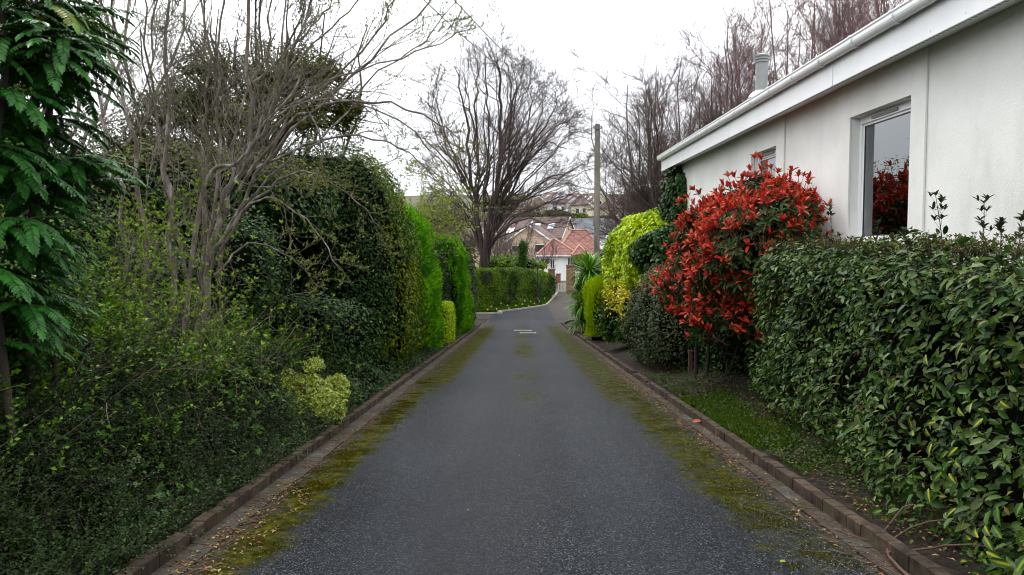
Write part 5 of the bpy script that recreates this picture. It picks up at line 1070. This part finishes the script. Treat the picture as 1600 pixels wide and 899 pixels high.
# ================================================================ BEYOND THE JUNCTION
# clipped hedge behind the verge
hc = np.array([-1.25, 60.6]); hd_ = np.array([7.2, 17.0]); Lh_ = np.linalg.norm(hd_)/2-.9; hd_ = hd_/np.linalg.norm(hd_)
def w_v(V):
    V = V.copy(); u, v = V[:, 1].copy(), V[:, 0].copy(); x = hc[0]+hd_[0]*u+hd_[1]*v; y = hc[1]+hd_[1]*u-hd_[0]*v; V[:, 0] = x; V[:, 1] = y
    top = np.interp(u, [-9.5, 9.5], [.12, -1.0]); V[:, 2] = -3.3+(V[:, 2]+1.6)/3.2*(top+3.3); return V
vh = thing('verge_hedge', 'long clipped mixed green hedge behind the daffodil verge', 'hedge', (hc[0], hc[1], -3.1))
Pt, nn0 = shell((0, 0, 0), (1.5, Lh_+.6, 1.6), 70000, 5, .22, .8, 91, .12, None); PW = w_v(Pt); nn = np.stack([hd_[0]*nn0[:, 1]+hd_[1]*nn0[:, 0], hd_[1]*nn0[:, 1]-hd_[0]*nn0[:, 0], nn0[:, 2]], 1); D, Nl = hedge_dirs(nn, .5, .8, .2, .4)
k = (fn(Pt, .7, 3) > .45) & (nn0[:, 2] < .5); leaves('foliage', PW[~k], D[~k], Nl[~k], .13*rng.uniform(.7, 1.3, (~k).sum()), .07, L_far1, vh); leaves('dark_foliage', PW[k], D[k], Nl[k], .12, .07, L_grey, vh)
core('shade_core', (0, 0, 0), (1.5, Lh_+.6, 1.6), M_dark_core, vh, 5, .22, .8, 91, .2, w_v)
# daffodils
Dy = [(757, 476), (768, 479), (783, 474), (793, 477), (808, 466), (816, 475), (820, 470), (829, 471), (835, 474), (843, 470), (795, 482), (776, 483), (806, 477), (851, 466), (762, 484), (826, 478)]
dm_y = plain('daffodil_yellow', (.75, .62, .16), .5, .1); dm_w = plain('daffodil_white', (.8, .78, .66), .5, .1)
def daffodil(x, y, Yd, white):
    g0 = np.array([x, y, float(gy(y))]); mb = MB(); t = thing('daffodil', ('white' if white else 'yellow')+' daffodil in the verge grass before the far hedge', 'flower', tuple(g0), 'white daffodils on the verge' if white else 'yellow daffodils on the verge')
    h = .36; tb = Tubes(); tb.add(smooth_path([g0, g0+[.01, 0, h*.6], g0+[.0, -.02, h]], 5)[None], np.full((1, 6), .007), 4); tb.build('stem', L_grass, t)
    c_ = g0+[0, -.05, h]; n = 6; an = np.arange(n)/n*6.283; D = np.stack([np.cos(an), 0*an-.15, np.sin(an)], 1); leaves('petals', np.tile(c_, (n, 1)), D, np.tile([0, -1., 0], (n, 1)), .065, .045, dm_w if white else dm_y, t)
    mb = MB(); prof = [(.018, 0), (.025, .03), (.035, .045)]
    vs = []; 
    for r_, q in prof:
        for i in range(8): a = i/8*6.283; vs.append((c_[0]+r_*math.cos(a), c_[1]-q-.004, c_[2]+r_*math.sin(a)))
    mb.add(vs, [(j*8+i, j*8+(i+1) % 8, (j+1)*8+(i+1) % 8, (j+1)*8+i) for j in range(2) for i in range(8)]); mb.build('trumpet', dm_y, t)
    return t
for i, (px, py) in enumerate(Dy):
    Yd = min(4.36*F/(py-378)-.4, 61); X_ = P(px, py, Yd)[0]; daffodil(X_, Yd, Yd, i in (4, 6, 7))
# lamp post
q_ = P(840, 401, 57.5); lp_ = thing('lamp_post', 'slim black lamp post with lantern standing in the far hedge', 'lamp post', (q_[0], 57.5, -3.1)); mb = MB(); zt = q_[2]
M_blk = plain('black_paint', (.015, .015, .017), .4, .1)
mb.lathe([(.10, 0), (.10, .5), (.05, .6), (.04, zt+3.1-.62), (.09, zt+3.1-.58), (.05, zt+3.1-.52)], 12, (q_[0], 57.5, -3.1)); mb.build('post', M_blk, lp_)
mb = MB(); mb.lathe([(.07, -.46), (.12, -.2)], 6, (q_[0], 57.5, zt)); mb.build('lantern', plain('lantern_glass', (.35, .36, .36), .1, .1), lp_); mb = MB(); mb.lathe([(.15, -.2), (.13, -.15), (.05, -.02), (.02, .06)], 6, (q_[0], 57.5, zt)); mb.build('cap', M_blk, lp_)
# gate pillars, gate, brick wall piece
def brick_mat(name, a, b, mortar, s=1.):
    m, t, o = mk(name); br = N(t, 'ShaderNodeTexBrick'); g = N(t, 'ShaderNodeNewGeometry'); mp = N(t, 'ShaderNodeMapping'); mp.inputs['Rotation'].default_value = (R(90), 0, 0); t.links.new(g.outputs['Position'], mp.inputs[0]); t.links.new(mp.outputs[0], br.inputs['Vector'])
    br.inputs['Color1'].default_value = (*a, 1); br.inputs['Color2'].default_value = (*b, 1); br.inputs['Mortar'].default_value = (*mortar, 1); br.inputs['Scale'].default_value = 4.4*s; br.inputs['Mortar Size'].default_value = .012
    pbsdf(t, o, mixc(t, br.outputs[0], ramp(t, [(.3, (.6, .6, .6)), (.7, (1.15, 1.1, 1.1))], noise(t, 3, 5)), 1., 'MULTIPLY'), .9, br.outputs['Fac'], .3); return m
M_brick = brick_mat('red_brick', (.20, .07, .05), (.28, .10, .065), (.25, .2, .17))
for (x0, x1, ytop, Yp, lab) in ((856, 868, 420, 72.5, 'dark red brick gate pillar at the left of the white gate'), (884.5, 900, 414, 72.0, 'taller red brick gate pillar at the right of the white gate')):
    a, b = P(x0, ytop, Yp), P(x1, ytop, Yp); t = thing('gate_pillar', lab, 'pillar', ((a[0]+b[0])/2, Yp+.35, -3.1)); mb = MB(); mb.box(a[0]+.05, b[0]-.05, Yp, Yp+.7, -3.3, a[2]-.12); mb.build('shaft', M_brick, t)
    mb = MB(); mb.box(a[0], b[0], Yp-.06, Yp+.76, a[2]-.12, a[2]-.04); mb.box(a[0]+.08, b[0]-.08, Yp+.02, Yp+.68, a[2]-.04, a[2]); mb.build('cap', plain('cap_stone', (.16, .09, .07), .9, .2), t)
a, b = P(868, 455, 73), P(884.5, 455, 73); t = thing('garden_gate', 'small white metal gate between the two brick pillars', 'gate', ((a[0]+b[0])/2, 73, -3.1)); mb = MB()
mb.box(a[0]+.02, b[0]-.02, 72.98, 73.02, -3.0, -2.94); mb.box(a[0]+.02, b[0]-.02, 72.98, 73.02, -2.3, -2.25); mb.box(a[0]+.02, a[0]+.07, 72.98, 73.02, -2.94, -2.3); mb.box(b[0]-.07, b[0]-.02, 72.98, 73.02, -2.94, -2.3); mb.build('frame', M_white, t)
mb = MB()
for xx in np.linspace(a[0]+.14, b[0]-.14, 6): mb.box(xx-.035, xx+.035, 72.99, 73.01, -2.94, -2.3)
mb.build('bars', M_white, t)
a, b = P(869, 429, 79), P(876, 455, 79); mb = MB(); mb.box(a[0], b[0], 79, 79.4, -3.2, a[2]); mb.box(a[0]-.05, b[0]+.05, 78.95, 79.45, a[2], a[2]+.08); tag(mb.build('brick_pier', M_brick), 'short red brick pier seen just behind the white gate', 'pier')

# ---- houses
M_wall_w = plain('house_white', (.78, .79, .80), .9, .05, .3); M_wall_c = plain('house_cream', (.62, .57, .42), .9, .08, .3); M_wall_t = plain('house_tan', (.44, .34, .25), .9, .12, .3)
def tile_mat(name, a, b, sx_=1.4):
    m, t, o = mk(name); g = N(t, 'ShaderNodeNewGeometry'); s = N(t, 'ShaderNodeSeparateXYZ'); t.links.new(g.outputs['Position'], s.inputs[0])
    f1 = math_(t, 'FRACT', math_(t, 'MULTIPLY', s.outputs['Z'], 2.6)); f2 = math_(t, 'FRACT', math_(t, 'MULTIPLY', math_(t, 'ADD', s.outputs['X'], s.outputs['Y']), sx_))
    k = math_(t, 'MAXIMUM', math_(t, 'LESS_THAN', f1, .18), math_(t, 'LESS_THAN', f2, .16)); base = ramp(t, [(.3, a), (.7, b)], noise(t, .9, 6))
    col = mixc(t, base, tuple(c_*.55 for c_ in a), math_(t, 'MULTIPLY', k, .75)); pbsdf(t, o, col, .85); return m
R_red = tile_mat('red_tiles', (.16, .065, .052), (.26, .115, .09), 1.0); R_brown = tile_mat('brown_tiles', (.09, .06, .055), (.15, .10, .09)); R_slate = tile_mat('slate', (.075, .08, .095), (.12, .125, .145)); R_maroon = tile_mat('maroon_tiles', (.13, .065, .06), (.19, .10, .09))
def gable_house(label, cx_, cy_, z0, wd, ln, h, rh, rot, wall, roof, wins_=(), sky_=(), chim=None, group=None):
    """local x = across the gable, local y = ridge; gable at local y=-ln/2 faces the viewer before rotation"""
    t = thing('house', label, 'house', (cx_, cy_, z0), group, rot)
    def loc(mbx, name, m, par=t): return mbx.build(name, m, par, world=False)
    mb = MB(); mb.box(-wd/2, wd/2, -ln/2, ln/2, -3, h)
    for s in (-1, 1): mb.add([(-wd/2, s*ln/2*.999, h), (wd/2, s*ln/2*.999, h), (0, s*ln/2*.999, h+rh)], [(0, 1, 2) if s < 0 else (0, 2, 1)])
    loc(mb, 'wall', wall); mb = MB(); ov = .35; k = rh/(wd/2)
    for s in (-1, 1):
        x0, z_0 = s*(wd/2+ov), h-k*ov
        vs = [(x0, -ln/2-ov, z_0), (0, -ln/2-ov, h+rh+.02), (0, ln/2+ov, h+rh+.02), (x0, ln/2+ov, z_0)]; vs2 = [(a_, b_, c_+.16) for a_, b_, c_ in vs]
        mb.add(vs+vs2, [(0, 1, 2, 3), (7, 6, 5, 4), (0, 4, 5, 1), (3, 2, 6, 7), (0, 3, 7, 4)])
    rf = loc(mb, 'roof', roof)
    mb = MB()
    for s in (-1, 1):
        x0, z_0 = s*(wd/2+ov), h-k*ov; y_ = -ln/2-ov-.03
        mb.add([(x0, y_, z_0-.12), (0, y_, h+rh-.1), (0, y_, h+rh+.2), (x0, y_, z_0+.16), (x0, y_+.03, z_0-.12), (0, y_+.03, h+rh-.1), (0, y_+.03, h+rh+.2), (x0, y_+.03, z_0+.16)], [(0, 1, 2, 3), (3, 2, 6, 7), (0, 4, 5, 1)])
    loc(mb, 'bargeboard', M_white)
    for (face, u, z, ww, hh) in wins_:
        mf, mp_ = MB(), MB()
        if face == 'f': y_ = -ln/2; mf.box(u-ww/2-.07, u+ww/2+.07, y_-.05, y_-.003, z-.07, z+hh+.07); mp_.box(u-ww/2, u+ww/2, y_-.06, y_-.052, z, z+hh)
        else:
            x_ = -wd/2; mf.box(x_-.05, x_-.003, u-ww/2-.07, u+ww/2+.07, z-.07, z+hh+.07); mp_.box(x_-.06, x_-.052, u-ww/2, u+ww/2, z, z+hh)
        wf = loc(mf, 'window', M_white); loc(mp_, 'pane', M_glassdark, wf)
    for (s, v, f, w_, h_) in sky_:
        x_ = s*(wd/2)*(1-f); zz = h+rh*f+.2; mb = MB(); dx_ = s*h_*.5; mb.add([(x_+dx_, v-w_/2, zz-k*h_*.5), (x_+dx_, v+w_/2, zz-k*h_*.5), (x_-dx_, v+w_/2, zz+k*h_*.5), (x_-dx_, v-w_/2, zz+k*h_*.5)], [(0, 1, 2, 3)])
        o = loc(mb, 'skylight', plain('skylight_glass', (.55, .6, .65), .1, .05), rf); sm = o.modifiers.new('s', 'SOLIDIFY'); sm.thickness = .08
    if chim:
        mb = MB(); mb.box(chim[0]-.35, chim[0]+.35, chim[1]-.45, chim[1]+.45, h+rh*.5, h+rh+.9); mb.lathe([(.12, 0), (.1, .35)], 8, (chim[0], chim[1]-.15, h+rh+.9)); mb.lathe([(.12, 0), (.1, .35)], 8, (chim[0], chim[1]+.2, h+rh+.9)); loc(mb, 'chimney', wall, rf)
    return t
def on(px, py, Y): p = P(px, py, Y); return p[0], Y, p[2]
GH = 'houses on the far hillside'
x, y, z = on(864, 328, 230); gable_house('white house with brown roof on the hilltop, leftmost of the row', x, y, z, 7.6, 8, 2.3, 2.6, R(26), M_wall_w, R_brown, [('f', -1.5, .3, 1.2, 1.1), ('f', 1.5, .3, 1.2, 1.1)], [(-1, 0, .5, 1, 1.)], None, GH)
x, y, z = on(893, 331, 225); gable_house('white gabled house with maroon roof, skylights and chimney on the hilltop', x, y, z, 8.2, 8, 2.2, 2.8, R(30), M_wall_w, R_maroon, [('s', -2, .3, 1.4, 1.), ('s', 2, .3, 1.4, 1.)], [(-1, -2, .5, 1, 1.), (-1, 1.5, .55, 1, 1.)], (-1, 2), GH)
x, y, z = on(923, 335, 218); gable_house('cream hilltop house with dark brown roof and gable window', x, y, z, 7.6, 8, 2.6, 3.0, R(33), M_wall_c, R_brown, [('f', 0, 2.5, 1.0, 1.0), ('f', 0, .2, 1.4, 1.1), ('s', -2, .3, 1.3, 1.2), ('s', 1, .3, 1.5, 1.2)], [(-1, -2, .5, .9, 1.2), (-1, .6, .6, .9, 1.)], None, GH)
x, y, z = on(967, 338, 214); gable_house('cream hilltop house with wide brown roof right of the pole', x, y, z, 8.6, 8, 2.2, 3.2, R(34), M_wall_c, R_brown, [('s', -2, .3, 1.4, 1.1)], [], None, GH)
x, y, z = on(1012, 341, 210); gable_house('pale hilltop house partly hidden by the drooping bare tree', x, y, z, 8.6, 8, 2.2, 3.1, R(38), M_wall_w, R_maroon, [('f', 0, .4, 1.4, 1.1)], [], None, GH)
x, y, z = on(833, 335, 228); gable_house('hilltop house behind the great bare tree', x, y, z, 8.1, 8, 2.3, 2.6, R(18), M_wall_t, R_brown, [('f', 0, .4, 1.4, 1.1)], [], None, GH)
GM = 'houses in the middle distance'
def hz(py0, py1, Y): return (py0-py1)/F*Y
x, y, z = on(834, 430, 138); gable_house('tan gabled house end with a dark window left of the red tiled roof', x, y, z, 8.4, 7, hz(430, 379, 138), hz(379, 353, 138), R(-14), M_wall_t, R_brown, [('f', 2.0, 4.1, 1.9, 1.2), ('f', -2.2, 4.1, 1.6, 1.)], [], None, GM)
x, y, z = on(836, 425, 156); gable_house('long brown roof with three pale skylights above the tan gable', x, y, z, 8.0, 14, hz(425, 371, 156), hz(371, 341, 156), R(66), M_wall_t, R_brown, [], [(-1, -4.2, .5, 1.3, 1.1), (-1, -1.2, .5, 1.3, 1.1), (-1, 4.5, .5, 1.3, 1.1)], None, GM)
x, y, z = on(786, 425, 150); gable_house('brown roofed tan house behind the great bare tree', x, y, z, 9.0, 12, hz(425, 378, 150), hz(378, 348, 150), R(60), M_wall_t, R_brown, [('s', -2, 3.5, 1.5, 1.2), ('s', 2, 3.5, 1.5, 1.2)], [(-1, -3, .5, 1.3, 1.2), (-1, 2, .5, 1.3, 1.2)], None, GM)
x, y, z = on(943, 420, 128); gable_house('white gabled house with slate roof behind the telegraph pole', x, y, z, 6.6, 10, hz(420, 370, 128), hz(370, 345, 128), R(30), M_wall_w, R_slate, [('f', 0, 3.8, 1.2, 1.2)], [], None, GM)
x, y, z = on(903, 400, 168); gable_house('low cream building with slate roof between the brown and white gables', x, y, z, 8.0, 10, hz(400, 361, 168), hz(361, 343, 168), R(80), M_wall_c, R_slate, [('s', -3, 3.9, 1.7, 1.0), ('s', -.6, 3.9, 1.7, 1.), ('s', 2, 3.9, 1.7, 1.)], [], None, GM)
x, y, z = on(745, 415, 150); gable_house('tan house at the left behind the great bare tree', x, y, z, 9.0, 14, 3.6, 3.4, R(20), M_wall_t, R_brown, [('f', 0, 1.5, 1.5, 1.2)], [], None, GM)
# red-tiled bungalow
RY = 95
def PX(px, py=400, Y=RY): p = P(px, py, Y); return p[0], p[2]
rb = thing('house', 'white bungalow with hipped red tiled roofs beyond the gate', 'house', (PX(888)[0], RY+3, -3.2), 'houses in the middle distance')
xl, ze = PX(838, 399); xm, _ = PX(902); xr_, _ = PX(935); zp1 = PX(866, 373, RY+2.5)[1]; zp2 = PX(893, 360, RY+4)[1]
mb = MB(); mb.box(xl+.35, xr_-.3, RY+.4, RY+9, -3.4, ze-.02); mb.build('wall', M_wall_w, rb)
mb = MB()
def hip(x0, x1, y0, y1, z0, z1, rx0, rx1, ry): mb.add([(x0, y0, z0), (x1, y0, z0), (x1, y1, z0), (x0, y1, z0), (rx0, ry, z1), (rx1, ry, z1)], [(0, 3, 2, 1), (0, 1, 5, 4), (1, 2, 5), (2, 3, 4, 5), (3, 0, 4)])
hip(xl, PX(906)[0], RY, RY+5.2, ze, zp1, PX(866)[0], PX(868)[0], RY+2.6); hip(PX(868)[0], xr_+.8, RY+.6, RY+9.5, ze+.01, zp2, PX(893, 360, RY+4)[0], PX(918, 362, RY+4)[0], RY+4.5)
hip(PX(892)[0], PX(920)[0], RY-1.0, RY+4.0, ze+.02, PX(905, 384)[1], PX(905)[0]-.02, PX(905)[0]+.02, RY+.6)
rr_o = mb.build('roof', R_red, rb)
tb = Tubes(); M_ridge = plain('ridge_tiles', (.36, .19, .14), .8, .15)
def rid(a, b): tb.add(np.array([np.linspace(a, b, 3)])+[0, 0, .04], np.full((1, 3), .11), 6)
p1 = (PX(866)[0], RY+2.6, zp1); p2 = (PX(893, 360, RY+4)[0], RY+4.5, zp2); p3 = (PX(918, 362, RY+4)[0], RY+4.5, zp2); p4 = (PX(905)[0], RY+.6, PX(905, 384)[1])
for a, b in (((xl, RY, ze), p1), (p1, (PX(906)[0], RY, ze)), ((PX(868)[0], RY+.6, ze), p2), (p2, p3), (p3, (xr_+.8, RY+.6, ze)), ((PX(892)[0], RY-1, ze), p4), (p4, (PX(920)[0], RY-1, ze))): rid(a, b)
tb.build('ridge_tiles', M_ridge, rr_o)
mb = MB(); mb.box(xl-.05, xr_, RY-.12, RY-.02, ze-.14, ze+.02); mb.build('gutter', M_white, rb)
for (px0, px1, py0, py1) in ((845, 858, 404, 414), (860, 867, 405, 420), (887, 895, 403, 417), (908, 916, 404, 416)):
    a, z1_ = PX(px0, py0); b, z0_ = PX(px1, py1); mb = MB(); mb.box(a, b, RY+.33, RY+.396, z0_, z1_); wf = mb.build('window', M_white, rb); mb = MB(); mx_ = (a+b)/2; mb.box(a+.07, mx_-.04, RY+.31, RY+.325, z0_+.07, z1_-.07); mb.box(mx_+.04, b-.07, RY+.31, RY+.325, z0_+.07, z1_-.07); mb.build('pane', M_glassdark, wf)
mb = MB(); p_ = PX(902, 378, RY+2)
for sx_ in (908, 915):
    a_, z_ = PX(sx_, 372, RY+2.5); mb.add([(a_-.25, RY+2.0, z_-.35), (a_+.35, RY+2.0, z_-.35), (a_+.35, RY+3., z_+.5), (a_-.25, RY+3., z_+.5)], [(0, 1, 2, 3)])
# wall along the lane beyond the gate
mb = MB(); a, b = P(838, 440, 84), P(870, 440, 84); mb.box(a[0], b[0], 84, 84.25, -3.3, a[2]+.6); tag(mb.build('garden_wall', M_wall_w), 'low white garden wall in front of the red roofed bungalow', 'wall')

# ---- greenery of the middle distance
def far_shrub(name, label, px, py, Y, rx_, rz_, mat, n=2600, L=.3, cat='bush', group=None):
    q = P(px, py, Y); r = (rx_/F*Y, rx_/F*Y, rz_/F*Y); return hedge(name, label, cat, tuple(q), r, n, L, L*.6, mat, 2.2, .35, .8, int(px) % 50, .3*r[2], .5*min(r), None, T_DIA, group)
sc_ = far_shrub('small_conifer', 'small upright dark green conifer above the far hedge', 817, 398, 72, 9, 26, L_ivym, 3500, .16, 'conifer')
L_scrub = leafmat('scrub_leaf', [(.06, .07, .03), (.09, .09, .045), (.12, .10, .06), (.05, .07, .025)], .7, .2, trans=.1); L_fgreen = leafmat('far_green_leaf', [(.06, .10, .03), (.10, .16, .03), (.15, .20, .04)], .7, trans=.1)
FG = 'bushes below the hillside houses'
for i, (px, py, Y, a, b, m_, lab) in enumerate(((905, 342, 205, 14, 7, L_fgreen, 'bright green bush below the cream hilltop house'), (870, 336, 205, 22, 7, L_scrub, 'brown scrub below the leftmost hilltop houses'), (830, 344, 195, 26, 12, L_scrub, 'brown scrub above the tan roofs behind the great tree'),
                                             (785, 350, 190, 34, 18, L_scrub, 'broad brown scrub left of the great tree trunk'), (945, 345, 190, 20, 7, L_scrub, 'dull scrub behind the telegraph pole'), (1000, 350, 185, 40, 12, L_scrub, 'dull scrub beyond the drooping bare tree'),
                                             (740, 355, 180, 40, 26, L_scrub, 'brown scrub behind the left conifers'), (800, 318, 260, 60, 10, L_fgreen, 'dark green hilltop bush behind the great tree'), (1060, 345, 180, 50, 22, L_scrub, 'scrub behind the ivy hedge'), (690, 340, 200, 40, 26, L_scrub, 'dull scrub at the far left of the hillside'))):
    far_shrub('hill_bush', lab, px, py, Y, a, b, m_, 2600, .55, 'bush', FG)
for i, (px, py, Y, a, b, m_, lab) in enumerate(((788, 412, 80, 40, 16, L_far1, 'pale green bush behind the left end of the far hedge'), (828, 414, 78, 30, 10, L_far1, 'pale green bush behind the middle of the far hedge'), (905, 412, 80, 12, 14, L_fgreen, 'green bush before the red roofed bungalow'), (715, 400, 70, 36, 40, L_scrub, 'brown bush beyond the left kerb end'))):
    far_shrub('garden_bush', lab, px, py, Y, a, b, m_, 3200, .2, 'bush', 'garden bushes beyond the far hedge')
for i, (px, py, Y, H, lab) in enumerate(((848, 428, 86, 4.6, 'small leafless garden tree before the red roofed bungalow'), (800, 424, 90, 7.5, 'leafless tree between the far hedge and the tan house'), (775, 424, 84, 7.0, 'leafless tree beside the great bare tree trunk'), (825, 345, 185, 9, 'leafless tree below the hilltop houses at left'), (990, 345, 170, 9, 'leafless tree under the hilltop houses at right'), (725, 424, 80, 8.5, 'leafless tree beyond the end of the left hedges'))):
    q = P(px, py, Y); vase_tree('small_bare_tree', lab, tuple(q), H, 9, H*.38, i*.7, M_twig_far, i, m1=8, m2=5, m3=4, minr=.010*max(1, Y/80), r0=.05*H/5, group='small leafless trees in the distance')
